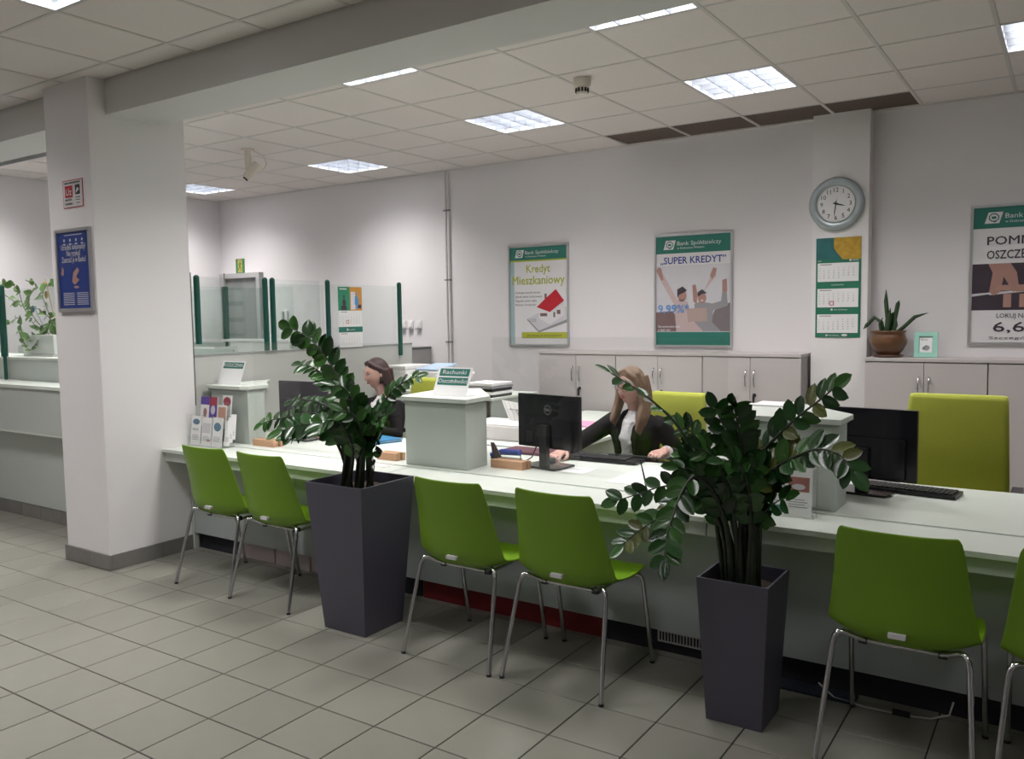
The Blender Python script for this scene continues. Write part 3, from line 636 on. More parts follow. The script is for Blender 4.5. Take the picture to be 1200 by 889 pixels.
# wall switches and intercom
for k, (x, lb) in enumerate(((-6.125, 'leftmost of three white light switches near the pipes'), (-6.02, 'middle of three white light switches near the pipes'), (-5.905, 'rightmost of three white light switches near the pipes'))):
    t = thing('light_switch', lb, 'switch', (x, YB, 1.5), group='white light switches on the back wall')
    part(MB().box((x-.036, YB-.012, 1.475), (x+.036, YB-.0005, 1.56)), 'plate', WHITE, t, bevel=.003); part(MB().box((x-.022, YB-.018, 1.49), (x+.022, YB-.010, 1.545)), 'rocker', WHITE, t, bevel=.002)
    part(MB().box((x-.034, YB-.03, 1.462), (x+.034, YB-.0005, 1.473)), 'label_strip', PGREY, t)
t = thing('wall_intercom', 'small white intercom handset on the wall right of the grey door', 'intercom', (-8.02, YB, 1.58))
part(MB().box((-8.06, YB-.03, 1.58), (-7.97, YB-.0005, 1.70)), 'base', WHITE, t, bevel=.006); part(MB().box((-8.05, YB-.055, 1.59), (-8.015, YB-.03, 1.69)), 'handset', PPALE, t, bevel=.006)

# cctv camera and smoke detector
t = thing('security_camera', 'cream bullet security camera hanging from the ceiling by a bracket', 'camera', (-6.17, 5.04, H))
CREAM = mat('cream_plastic', (.68, .62, .54), .45)
part(MB().lathe([(.055, H-.012), (.06, H-.004), (.06, H-.0005)], (-6.17, 5.04, 0), 20).lathe([(.024, H-.20), (.028, H-.02), (.03, H-.011)], (-6.17, 5.04, 0), 16).ball((-6.17, 5.04, H-.215), .03), 'bracket', CREAM, t)
a = at(302, 192, 5.03); b = at(288, 209, 4.95); dd = (b-a).normalized()
part(MB().tube([a, a+dd*.01, b-dd*.03, b-dd*.02, b], [.034, .038, .038, .034, .034], 16), 'housing', CREAM, t)
part(MB().tube([b-dd*.002, b+dd*.012], .024, 14), 'lens', BLACKG, t)
part(MB().tube([(-6.14, 5.07, H-.01), (-6.06, 5.13, H-.06), (-6.02, 5.12, H-.14), (-6.05, 5.10, H-.19), a], .006, 6), 'cable', CREAM, t)
t = thing('smoke_detector', 'cream round smoke detector on the ceiling', 'smoke detector', (-2.676, 4.858, H))
part(MB().lathe([(.044, -.055), (.056, -.05), (.058, 0-.0005)], (-2.676, 4.858, H), 24), 'base', CREAM, t)
part(MB().lathe([(.028, -.098), (.036, -.09), (.044, -.055)], (-2.676, 4.858, H), 24), 'sensor_head', CREAM, t)
q = MB()
for k in range(12):
    a_ = 2*PI*k/12; q.box((.0385, -.006, -.088), (.045, .006, -.064), Matrix.Translation((-2.676, 4.858, H)) @ Matrix.Rotation(a_, 4, 'Z'))
part(q, 'slots', BLACK, t)

# ================================================================= LEFT SECTION (beyond the pillar)
lcn = thing('bank_counter', 'grey-green bank counter of the left office, cut off by the left edge of the photo', 'counter', (-7.2, 3.7, 0))
part(MB().box((-9.1, 3.33, 1.085), (-5.66, 3.60, 1.11)), 'ledge_top', LAM, lcn, bevel=.002)
part(MB().box((-9.1, 3.345, .74), (-5.66, 3.36, 1.083)), 'upper_panel', LAMG, lcn)
part(MB().box((-9.1, 3.347, .722), (-5.66, 3.45, .74)), 'lower_edge', LAM, lcn)
part(MB().box((-9.1, 3.45, .115), (-5.66, 3.47, .722)), 'front_panel', LAMG, lcn)
part(MB().box((-9.1, 3.62, 1.112), (-5.66, 3.64, 1.285)), 'raised_panel', LAMG, lcn)
part(MB().box((-9.1, 3.61, 1.286), (-5.66, 4.10, 1.305)), 'shelf_top', LAM, lcn, bevel=.002)
part(MB().box((-9.1, 4.40, .0), (-5.66, 4.42, 1.36)), 'rear_panel', LAMG, lcn)
part(MB().tube([(-7.66, 3.59, 1.112), (-7.66, 3.59, 1.32)], .014, 10).tube([(-7.66, 3.59, 1.31), (-7.66, 3.59, 1.90)], .028, 12).ball((-7.66, 3.59, 1.90), .028), 'post', DGREEN, lcn)
part(MB().box((-9.1, 3.587, 1.32), (-5.70, 3.593, 1.88)), 'glass_pane', PARTG, lcn)
for k in range(11): part(MB().box((-9.1+.31*k, 3.455, .001), (-9.1+.31*k+.306, 3.468, .11)), 'skirting_tile', SKIRT, lcn)
one(MB().box((-6.40, 3.38, 1.111), (-5.9, 3.56, 1.116)), 'desk_mat', mat('mat_green', (.03, .09, .09), .3), 'thin dark green mat on the left counter ledge beside the pillar', 'mat', (-6.1, 3.45, 1.111))

# ================================================================= VISITOR CHAIRS
def chair_proto():
    t = thing('visitor_chair', 'x', 'chair', (0, 0, 0), group='green shell chairs along the counter')
    prof = [(-.236, .852, .180, .018), (-.234, .844, .194, .024), (-.224, .78, .203, .032), (-.204, .69, .213, .042), (-.190, .60, .225, .052), (-.182, .53, .236, .062),
            (-.172, .475, .243, .068), (-.145, .438, .246, .066), (-.09, .424, .246, .056), (.0, .424, .245, .042), (.09, .436, .242, .026), (.17, .452, .236, .014), (.225, .460, .222, .004), (.246, .451, .206, 0), (.250, .443, .196, 0)]
    T = [-1, -.985, -.92, -.78, -.55, -.28, 0, .28, .55, .78, .92, .985, 1]
    vs = []; n = len(T)
    for i, (y, z, hw, cu) in enumerate(prof):
        a = prof[max(i-1, 0)]; b = prof[min(i+1, len(prof)-1)]; dy, dz = b[0]-a[0], b[1]-a[1]; l = math.hypot(dy, dz)
        ny, nz = -dz/l, dy/l      # towards the sitter
        for tt in T:
            c = cu*abs(tt)**2.6
            vs.append((hw*tt, y+ny*c, z+nz*c))
    fs = [(i*n+j, (i+1)*n+j, (i+1)*n+j+1, i*n+j+1) for i in range(len(prof)-1) for j in range(n-1)]
    o = MB().add(vs, fs, True).build('shell', GREENC, t)
    m = o.modifiers.new('s', 'SOLIDIFY'); m.thickness = .009; m.offset = 0
    m = o.modifiers.new('u', 'SUBSURF'); m.levels = 1; m.render_levels = 1
    MB().box((-.028, -.1960, .478), (.028, -.178, .494)).build('sticker', PPALE, t)
    for s in (-1, 1):
        for (fx, fy, ty, tx_) in ((.25, -.255, -.075, .222), (.236, .255, .12, .212)):
            if fy < 0: pts = [(s*fx, fy, .008), (s*.219, -.153, .405), (s*.214, -.147, .430), (s*.204, -.140, .446), (s*.186, -.127, .446), (s*.150, -.10, .426), (s*.12, -.078, .412)]
            else: pts = [(s*fx, fy, .008), (s*.230, .178, .395), (s*.227, .172, .418), (s*.218, .166, .433), (s*.200, .160, .435), (s*.155, .142, .420), (s*.12, .122, .412)]
            leg = MB().tube(pts, .0105, 10).build('leg', CHROME, t)
            MB().tube([(s*fx, fy, 0), (s*(fx-.0010), fy*.997, .011)], .0114, 10).build('rubber_foot', BLACK, leg)
    for y in (-.075, .12): MB().tube([(-.13, y, .412), (.13, y, .412)], .0105, 10).build('crossbar', CHROME, t)
    for s in (-1, 1): MB().tube([(s*.13, -.075, .405), (s*.13, .12, .405)], .008, 8).build('side_bar', CHROME, t); MB().box((s*.13-.014, -.09, .400), (s*.13+.014, -.06, .424)).build('spacer', BLACK, t)
    return t
cp = chair_proto()
for k, (x, y, a, lb) in enumerate(((-4.262, 3.28, .01, 'leftmost green plastic chair, nearest the white pillar'),
        (-3.745, 3.27, -.01, 'second green plastic chair from the pillar, left of the taller planter'),
        (-2.368, 3.20, .0, 'green plastic chair just right of the taller grey planter'),
        (-1.808, 3.215, -.02, 'green plastic chair left of the smaller planter, before the seated blonde clerk'),
        (-.470, 3.235, -.015, 'large near green plastic chair right of the smaller planter'),
        (.075, 3.235, .0, 'green plastic chair mostly cut off by the right edge of the photo'))):
    o = cp if k == 0 else dup(cp); o.location = (x, y, 0); o.rotation_euler.z = a; o['label'] = lb

# ================================================================= OFFICE CHAIRS
def office_chair(x, y, ztop, label, w_=.46, rz=0):
    t = thing('office_chair', label, 'chair', (x, y, 0), group='lime upholstered office chairs')
    h = ztop-.55
    def rb(mb, nm, m, **k): return mb.build(nm, m, t, **k)
    bk = MB(); n = 7; sec = []
    for i in range(n):
        z = .55+h*i/(n-1); yy = .22+.03*math.cos(i/(n-1)*PI*1.6); ww = w_/2*(1-.06*(i/(n-1))**2)
        sec.append((yy, z, ww))
    vs = []; fs = []
    for yy, z, ww in sec: vs += [(-ww, yy-.035, z), (ww, yy-.035, z), (ww, yy+.035, z), (-ww, yy+.035, z)]
    for i in range(n-1):
        for j in range(4): fs.append((i*4+j, i*4+(j+1) % 4, (i+1)*4+(j+1) % 4, (i+1)*4+j))
    fs += [(3, 2, 1, 0), tuple(range((n-1)*4, n*4))]
    o = bk.add(vs, fs, True).build('backrest', LIME, t, bevel=.028)
    o = rb(MB().box((-.24, -.24, .395), (.24, .20, .450)), 'seat', LIME, bevel=.03)
    rb(MB().box((-.05, .235, .40), (.05, .262, .75)), 'back_bracket', BLACK)
    for s in (-1, 1): rb(MB().tube([(s*.24, .0, .41), (s*.29, .02, .50), (s*.29, .02, .66)], .014).box((s*.29-.025, -.16, .655), (s*.29+.025, .16, .685)), 'armrest', BLACK)
    rb(MB().tube([(0, 0, .09), (0, 0, .395)], .03, 12), 'column', BLACK)
    for k in range(5):
        a = 2*PI*k/5+.3; rb(MB().tube([(0, 0, .11), (.30*math.cos(a), .30*math.sin(a), .07)], [.028, .016], 8).ball((.30*math.cos(a), .30*math.sin(a), .032), .03), 'base_leg', BLACK)
    t.rotation_euler.z = rz
    return t
office_chair(-2.19, 5.02, 1.075, 'lime office chair behind the seated blonde clerk', .42, rz=-.05)
office_chair(-.505, 4.80, 1.145, 'empty lime office chair with tall backrest at the right desk', .50)
office_chair(-4.30, 5.06, 1.105, 'lime office chair behind the dark-haired clerk, mostly hidden by the counter cabinet', .47, rz=-.05)

# ================================================================= DESK EQUIPMENT
DZ = .741
def monitor(x, y, w_, h_, z0, rz, label, tilt=0.0, logo=True, panel=None, m=BLACKG, standh=None):
    t = thing('computer_monitor', label, 'monitor', (x, y, DZ), group='black computer monitors on the counter'); t.rotation_euler.z = rz
    zb = z0-DZ; R_ = Matrix.Translation((0, 0, zb)) @ Matrix.Rotation(tilt, 4, 'X')
    q = MB(); q.box((-w_/2, -.012, 0), (w_/2, .012, h_), R_); q.build('housing', m, t, bevel=.004)
    q = MB().box((-w_*.40, -.032, h_*.04), (w_*.40, -.010, h_*.60), R_); q.build('rear_bulge', m, t, bevel=.008)
    MB().box((-w_/2+.008, .012, .018), (w_/2-.008, .0135, h_-.008), R_).build('screen', mat('lcd_dark', (.03, .035, .045), .12), t)
    MB().box((-w_*.32, -.035, h_*.10), (-w_*.20, -.031, h_*.30), R_).build('port_panel', BLACK, t)
    MB().box((-.028, -.060, .01), (.028, -.032, zb+h_*.45)).build('stand_neck', BLACK, t, bevel=.004)
    q = MB().prism([(-.12, -.11), (.12, -.11), (.135, -.06), (.12, .08), (-.12, .08), (-.135, -.06)], .001, .013); q.build('stand_base', BLACKG, t, bevel=.004)
    if logo:
        f = Fr((0, 0, 0), (1, 0, 0), (0, 0, 1)); f.o = V((.0, -.0125, zb+h_*.68))
        f.o = V((-.0, -.034, zb+h_*.72)) if h_*.60 > h_*.72 else V((0, -.0125-math.sin(tilt)*0, zb+h_*.72))
        q = MB().ring(f, 0, 0, .024, .026, .001).text(f, 'DELL', 0, -.006, .019, 'c', .036, bold=.02, d=.001)
        q.build('maker_logo', mat('logo_grey', (.35, .35, .36), .4), t)
    MB().tube([(-.06, -.03, zb+.03), (-.09, -.05, .05), (-.18, -.02, .008), (-.28, .06, .006), (-.33, .12, .03)], .0035, 6).build('cable', BLACK, t)
    return t
monitor(-2.455, 4.04, .452, .305, .845, -.16, 'black monitor facing the blonde clerk, seen from behind with a round logo')
monitor(-.805, 4.20, .46, .335, .805, -.10, 'large black monitor seen from behind on the right desk', logo=False)
mA = monitor(-4.545, 4.12, .47, .305, .85, .03, 'dark monitor behind the left counter cabinet, partly covered by plant leaves', logo=False, m=mat('monitor_purple_black', (.035, .028, .042), .35))
def keyboard(cx, cy, rz, label, w_=.44):
    t = thing('keyboard', label, 'keyboard', (cx, cy, DZ), group='black keyboards'); t.rotation_euler.z = rz
    MB().box((-w_/2, -.075, .003), (w_/2, .075, .019)).build('body', BLACK, t, bevel=.004)
    q = MB()
    for r_ in range(5):
        for c_ in range(20): q.box((-w_/2+.012+c_*.0208, -.062+r_*.024, .019), (-w_/2+.029+c_*.0208, -.042+r_*.024, .026))
    q.build('keys', KEYM, t, kind='stuff')
    return t
keyboard(-2.29, 4.36, .02, 'black keyboard in front of the blonde clerk', .50)
keyboard(-.63, 4.29, -.12, 'black keyboard right of the large monitor', .44)
keyboard(-4.50, 4.33, .0, 'black keyboard at the left desk under the plant leaves')
one(MB().box((-2.20, 4.442, DZ+.0005), (-1.92, 4.50, DZ+.004)).box((-2.22, 4.442, DZ+.02), (-1.93, 4.495, DZ+.024)), 'writing_pad', BLACK, 'flat dark pad behind the middle keyboard', 'pad', (-2.07, 4.45, DZ))
one(MB().ball((-2.50, 4.12, DZ+.018), (.03, .052, .018)), 'computer_mouse', BLACK, 'black mouse under the blonde clerk\'s right hand', 'mouse', (-2.50, 4.12, DZ))
one(MB().box((-2.62, 3.93, DZ), (-2.18, 4.10, DZ+.0015)), 'paper_sheet', PAPER, 'white paper under the stand of the middle monitor', 'paper', (-2.40, 4.0, DZ))
one(MB().box((-1.98, 3.80, DZ), (-1.66, 4.32, DZ+.0015), ), 'paper_sheet', PAPER, 'large white paper lying between the clerk and the smaller plant', 'paper', (-1.8, 4.05, DZ))
one(MB().box((-3.56, 3.60-.03, .7355), (-3.28, 3.70-.04, .737)), 'paper_sheet', mat('paper_printed', (.66, .60, .60), .6, noise=.15, scale=40), 'printed paper on the ledge left of the middle cabinet', 'paper', (-3.4, 3.62, .735))
one(MB().box((-1.30, 4.04, 1.1425), (-1.10, 4.22, 1.150)), 'paper_stack', PAPER, 'white papers on top of the right counter cabinet', 'paper', (-1.2, 4.1, 1.1425))
one(MB().ball((-1.315, 3.98, 1.158), .012), 'glass_marble', mat('pink_glass', (.6, .2, .2), .15), 'small pink glass ball on the right counter cabinet', 'ornament', (-1.315, 3.98, 1.1425))
t = thing('pen_stand', 'black counter pen standing upright in a small round base', 'pen', (-1.67, 3.69, .735))
part(MB().lathe([(.034, .7355), (.035, .742), (.02, .75)], (-1.67, 3.64, 0), 20), 'base', BLACKG, t); part(MB().tube([(-1.67, 3.64, .748), (-1.685, 3.64, .82), (-1.705, 3.64, .90)], [.005, .0045, .003], 8), 'pen', BLACK, t)
# acrylic screens in wooden blocks
def screen(x0, x1, y, h, label, blocks, notch=None):
    t = thing('counter_screen', label, 'screen', ((x0+x1)/2, y, DZ), group='clear acrylic screens in wooden blocks')
    z0 = DZ+.003; f = Fr((0, y, z0))
    pts = [(x0, 0)]+([(notch[0], 0), (notch[0]+.015, notch[2]), (notch[1]-.015, notch[2]), (notch[1], 0)] if notch else [])+[(x1, 0), (x1, h), (x0, h)]
    part(MB().slab(f, pts, -.002, .002), 'acrylic_pane', POLYG, t)
    for bx in blocks:
        part(MB().box((bx[0], y-.045, DZ), (bx[1], y-.004, DZ+.046)).box((bx[0]+.01, y+.004, DZ), (bx[1]+.01, y+.030, DZ+.046)), 'wooden_block', WOOD, t, bevel=.002)
    if notch: part(MB().slab(f, [(notch[0]+.012, notch[2]), (notch[1]-.012, notch[2]), (notch[1]-.012, notch[2]+.003), (notch[0]+.012, notch[2]+.003)], -.003, .003), 'notch_edge', mat('edge_dark', (.06, .07, .07), .3), t)
    return t
screen(-4.66, -3.335, 3.785, .70, 'clear acrylic screen on the left counter before the dark-haired clerk', [(-4.64, -4.43), (-3.50, -3.345)])
screen(-2.74, -1.37, 3.90, .735, 'clear acrylic screen before the blonde clerk', [(-2.735, -2.52)], (-2.20, -1.72, .125))
# signs
def sign(x0, z0, y, lines, label, M2=None):
    t = thing('tent_sign', label, 'sign', (x0+.14, y, z0), group='white signs on the counter cabinets')
    f = Fr((x0, y, z0+.001), (1, 0, 0), (.12, .30, 1)); wd, hh = .245, .17
    part(MB().slab(f, [(0, 0), (wd, 0), (wd, hh), (0, hh)], -.002, 0), 'card', PAPER, t)
    part(MB().box((x0+.01, y+.002, z0+.001), (x0+wd-.01, y+.10, z0+.003)), 'card_foot', PAPER, t)
    q = MB(); p = MB(); n = len(lines); hb = .045
    for i, s_ in enumerate(lines):
        v0 = hh-.008-(i+1)*hb-(i*.008); q.rect(f, .015, v0, wd-.015, v0+hb, .0006); p.text(f, s_, wd/2, v0+.013, .034, 'c', min(.205, .0235*len(s_)*.9), d=.0012, bold=.012)
    part(q, 'header_band', BGREEN, t); part(p, 'lettering', PWHITE, t)
sign(-5.075, 1.142, 3.80, ['ROZLICZENIA'], 'white sign reading ROZLICZENIA on the left counter cabinet')
sign(-3.105, 1.142, 3.80, ['Rachunki', 'Oszczędności'], 'white sign reading Rachunki Oszczędności on the middle counter cabinet')
# leaflets
LP = {k: mat('leaflet_'+k, c, .45, noise=.12, scale=30) for k, c in dict(violet=(.10, .05, .35), red=(.35, .03, .07), tan=(.55, .30, .22), blue=(.10, .20, .30), teal=(.02, .22, .19), pink=(.50, .20, .22), brown=(.35, .15, .13)).items()}
def leaflet(x, y, z, w_, h_, label, shapes, txt=None, lean=.12, rz=0):
    t = thing('leaflet', label, 'leaflet', (x, y, z), group='leaflets in the counter holders')
    f = Fr((x, y, z), (math.cos(rz), math.sin(rz), 0), (0, lean, 1))
    part(MB().slab(f, [(0, 0), (w_, 0), (w_, h_), (0, h_)], -.003, 0), 'sheet', PAPER, t)
    for k, (nm, m, kind, a) in enumerate(shapes):
        q = MB(); (q.rect(f, a[0]*w_, a[1]*h_, a[2]*w_, a[3]*h_, .0006+.0004*k) if kind == 'r' else q.disc(f, a[0]*w_, a[1]*h_, a[2]*w_, .0006+.0004*k, 16, ry=a[3]*h_)); part(q, nm, m, t)
    q = MB()
    for k in range(4): q.rect(f, w_*.15, h_*(.18+.05*k), w_*(.85-.1*(k % 2)), h_*(.195+.05*k), .0014)
    if txt: q.text(f, txt, w_/2, h_*.50, h_*.11, 'c', w_*.55, d=.0018, bold=.03)
    part(q, 'printed_text', PGREY, t)
def acrylic(name, label, boxes):
    t = thing(name, label, 'leaflet holder', boxes[0][0])
    for a, b in boxes: part(MB().box(a, b), 'acrylic_plate', POLYG, t)
    return t
acrylic('leaflet_holder', 'clear leaflet holder full of leaflets on the left counter beside the pillar', [((-5.09, 3.545, .736), (-4.725, 3.549, .80)), ((-5.09, 3.654, .736), (-4.725, 3.657, 1.04)), ((-5.09, 3.545, .736), (-5.086, 3.657, .95)), ((-4.729, 3.545, .736), (-4.725, 3.657, .95)), ((-5.09, 3.60, .80), (-4.725, 3.604, .93))])
leaflet(-5.075, 3.56, .742, .105, .20, 'white leaflet with a green oval and the word PLUS', [('photo_green', LP['blue'], 'e', (.5, .80, .36, .10))], 'PLUS')
leaflet(-4.960, 3.56, .742, .105, .195, 'white leaflet with a small pink mark, middle of the front row', [('photo_pale', PPALE, 'r', (.1, .45, .9, .8)), ('pink_mark', LP['pink'], 'r', (.55, .16, .92, .24))])
leaflet(-4.845, 3.56, .742, .105, .20, 'white leaflet with a round blue picture, right of the front row', [('photo_blue', LP['blue'], 'e', (.5, .68, .36, .15))])
leaflet(-5.06, 3.63, .87, .095, .20, 'leaflet with a violet header in the back row of the left holder', [('photo_violet', LP['violet'], 'r', (0, .72, 1, 1)), ('photo_people', LP['brown'], 'e', (.55, .45, .2, .16))])
leaflet(-4.965, 3.63, .87, .085, .20, 'violet and red leaflet in the back row of the left holder', [('photo_violet', LP['violet'], 'r', (0, 0, 1, .75)), ('photo_red', LP['red'], 'r', (0, .7, 1, 1)), ('photo_face', PPALE, 'e', (.5, .55, .28, .16))])
leaflet(-4.845, 3.645, .87, .095, .215, 'white leaflet with a dark red round emblem, back row right', [('photo_red', LP['red'], 'e', (.5, .80, .42, .15))])
leaflet(-4.855, 3.615, .86, .095, .16, 'tan leaflet in front of the dark red one', [('photo_tan', LP['tan'], 'r', (.08, .4, .92, .92))])
for k in range(3): leaflet(-4.738+.006*k, 3.58+.02*k, .75+.02*k, .035, .17, ('thin leaflet at the right side of the left holder, nearest', 'thin leaflet at the right side of the left holder, middle', 'thin leaflet at the right side of the left holder, farthest')[k], [], rz=.8)
acrylic('leaflet_holder', 'clear leaflet holder behind the smaller plant on the right counter', [((-1.27, 3.535, .736), (-.875, 3.539, .775)), ((-1.27, 3.60, .736), (-.875, 3.604, .95)), ((-.879, 3.535, .736), (-.875, 3.605, .94)), ((-1.27, 3.535, .736), (-1.266, 3.605, .94))])
leaflet(-1.000, 3.55, .741, .112, .205, 'white leaflet with a picture of cupped hands and a green corner', [('photo_hands', LP['brown'], 'r', (.12, .50, .90, .80)), ('photo_hands_pale', PPALE, 'e', (.5, .60, .25, .06)), ('green_corner', LP['teal'], 'r', (0, .92, .3, 1))])
leaflet(-1.120, 3.55, .741, .112, .20, 'leaflet with a green band at the bottom, second from right in the right holder', [('photo_teal', LP['teal'], 'r', (0, 0, 1, .20)), ('photo_dark', LP['brown'], 'e', (.6, .6, .3, .2)), ('teal_mark', LP['teal'], 'r', (0, .5, .25, .65))])
leaflet(-1.240, 3.55, .741, .112, .20, 'pinkish leaflet behind the plant stems', [('photo_pink', LP['pink'], 'r', (0, .1, 1, .6))])
leaflet(-.99, 3.58, .78, .11, .19, 'leaflet sticking up behind the cupped hands leaflet', [('photo_dark', PDARK, 'r', (.3, .85, .9, .95))], rz=.1)
# folders, binders and clutter
def folder(a, b, nm, m, label, cat='folder', bev=.002): return one(MB().box(a, b), nm, m, label, cat, ((a[0]+b[0])/2, (a[1]+b[1])/2, a[2]), bevel=bev)
t = thing('document_folder', 'blue folder lying on the desk before the dark-haired clerk', 'folder', (-4.02, 4.35, DZ)); BL = mat('folder_blue', (.02, .19, .40), .5)
part(MB().prism([(-4.17, 4.18), (-3.90, 4.14), (-3.84, 4.36), (-4.12, 4.42)], DZ+.001, DZ+.010), 'cover_lower', BL, t); part(MB().prism([(-4.165, 4.185), (-3.905, 4.145), (-3.845, 4.36), (-4.115, 4.415)], DZ+.010, DZ+.016), 'papers', PAPER, t)
part(MB().prism([(-4.17, 4.19), (-3.90, 4.15), (-3.84, 4.37), (-4.12, 4.43)], DZ+.016, DZ+.022), 'cover_upper', BL, t)
folder((-2.98, 4.30, DZ+.001), (-2.62, 4.50-.01, DZ+.018), 'document_folder', mat('folder_maroon', (.10, .02, .04), .5), 'dark red folder on the desk left of the middle monitor')
t = thing('stapler', 'blue stapler beside the counter cabinet and middle monitor', 'stapler', (-2.86, 4.10, DZ)); SB = mat('plastic_blue', (.03, .06, .35), .3)
part(MB().box((-2.90, 4.09, DZ+.001), (-2.70, 4.13, DZ+.012)), 'base', BLACK, t, bevel=.002); part(MB().tube([(-2.91, 4.11, DZ+.020), (-2.83, 4.11, DZ+.045), (-2.70, 4.11, DZ+.048)], [.014, .018, .018], 8), 'body', SB, t)
t = thing('document_stand', 'dark brown upright card holder just right of the middle counter cabinet', 'holder', (-2.745, 3.98, DZ))
part(MB().slab(Fr((-2.80, 3.985, DZ+.002), (1, .2, 0), (-.25, .1, 1)), [(0, 0), (.06, 0), (.06, .02), (.02, .12), (0, .12)], 0, .01), 'plate', mat('card_brown', (.10, .07, .07), .6), t)
part(MB().box((-2.80, 3.96, DZ+.001), (-2.745, 4.05, DZ+.02)), 'foot', BLACK, t)
# return desk and printer behind the middle counter
t = thing('side_desk', 'white side desk running back behind the middle counter to the wall', 'desk', (-3.1, 5.6, 0))
part(MB().box((-3.63, 4.56, .715), (-2.70, 6.62, .738)), 'desk_top', LAM, t, bevel=.002)
for y in (4.57, 6.55): part(MB().box((-3.60, y, 0), (-2.72, y+.02, .714)), 'side_panel', LAMG, t)
part(MB().box((-2.76, 4.60, .1), (-2.74, 6.5, .714)), 'modesty_panel', LAMG, t)
t = thing('document_folder', 'pink folder on the white side desk', 'folder', (-3.1, 5.75, .739)); part(MB().box((-3.30, 5.60, .739), (-2.95, 5.90, .747)), 'cover', mat('folder_pink', (.68, .30, .48), .6), t)
part(MB().tube([(-3.02, 5.72, .757), (-2.95, 5.78, .763)], .010, 8), 'stamp', mat('stamp_wood', (.30, .12, .08), .5), t)
pr = thing('document_printer', 'white dot matrix printer with raised paper tray left of the middle monitor', 'printer', (-3.35, 4.95, .739))
PRW = mat('printer_white', (.62, .58, .58), .45)
part(MB().box((-3.60, 4.74, .739), (-3.10, 5.10, .835)), 'body', PRW, pr, bevel=.012)
part(MB().box((-3.59, 4.76, .836), (-3.11, 5.08, .846)), 'lid', WHITE, pr, bevel=.004)
tf = Fr((-3.36, 4.98, .848), (1, .0, -.12), (-.62, .25, 1))
part(MB().slab(tf, [(0, 0), (.24, 0), (.24, .17), (.0, .17)], 0, .006), 'paper_tray', WHITE, pr)
for k in range(6): part(MB().tube([tf.p(.02+.04*k, .01, .010), tf.p(.02+.04*k, .16, .010)], .003, 6), 'tray_rib', PRW, pr)
part(MB().tube([tf.p(.05, .10, .015), tf.p(.12, .10, .05), tf.p(.14, .0, .04)], .005, 6).tube([tf.p(.12, .10, .05), tf.p(.22, .12, .02)], .005, 6), 'tray_bracket', PGREY, pr)
t = thing('side_desk', 'white side desk behind the left counter carrying printers and paper stacks', 'desk', (-4.9, 5.95, 0))
part(MB().box((-5.10, 5.45, .945), (-4.30, 6.25, .97)), 'desk_top', LAM, t, bevel=.002); part(MB().box((-5.08, 5.48, 0), (-4.32, 6.22, .944)), 'cupboard', LAMG, t)
pr = thing('document_printer', 'white laser printer behind the dark-haired clerk\'s head', 'printer', (-4.9, 5.75, .971))
part(MB().box((-5.09, 5.52, .971), (-4.80, 5.90, 1.14)), 'body', WHITE, pr, bevel=.02); part(MB().prism([(-5.08, 5.53), (-4.81, 5.53), (-4.81, 5.88), (-5.08, 5.88)], 1.141, 1.175), 'output_cover', WHITE, pr, bevel=.012)
part(MB().box((-5.04, 5.512, 1.0), (-4.85, 5.52, 1.03)), 'paper_slot', PGREY, pr)
pr = thing('document_printer', 'second white printer with a pale blue lid right of the clerk\'s head', 'printer', (-4.65, 5.8, .971))
part(MB().box((-4.795, 5.60, .971), (-4.52, 5.95, 1.13)), 'body', WHITE, pr, bevel=.02); part(MB().slab(Fr((-4.78, 5.62, 1.135), (1, 0, 0), (0, 1, .12)), [(0, 0), (.24, 0), (.24, .3), (0, .3)], 0, .012), 'blue_lid', mat('lid_paleblue', (.42, .56, .74), .4), pr)
random.seed(4)
for k in range(7):
    a = random.uniform(-.015, .015); z = .971+.022*k if k < 4 else .971+.022*k
    folder((-4.51+a, 5.55+a, z), (-4.31+a, 5.84, z+.020), 'paper_stack', (PAPER, WHITE, mat('paper_grey', (.30, .28, .30), .7), PAPER, PAPER, WHITE, PAPER)[k], 'sheaf of papers on the left side desk, %s of its pile' % ('lowest', 'second lowest', 'third lowest', 'middle', 'third from the top', 'second from the top', 'topmost')[k], 'papers')
t = thing('side_table', 'narrow table right of the left side desk holding dark and white binders', 'table', (-4.1, 6.0, 0))
part(MB().box((-4.28, 5.6, .90), (-3.95, 6.3, .92)), 'table_top', LAM, t); part(MB().box((-4.27, 5.62, 0), (-4.25, 6.28, .899)).box((-3.98, 5.62, 0), (-3.96, 6.28, .899)), 'side_panels', LAMG, t)
for k in range(5): folder((-4.27, 5.66, .921+.024*k), (-3.99+.01*(k % 2), 5.96, .942+.024*k), 'ring_binder', (BLACK, PAPER, BLACK, PGREY, PAPER)[k], 'flat binder in the pile behind the savings sign, %s' % ('lowest', 'second from below', 'middle', 'second from the top', 'topmost')[k], 'binder')
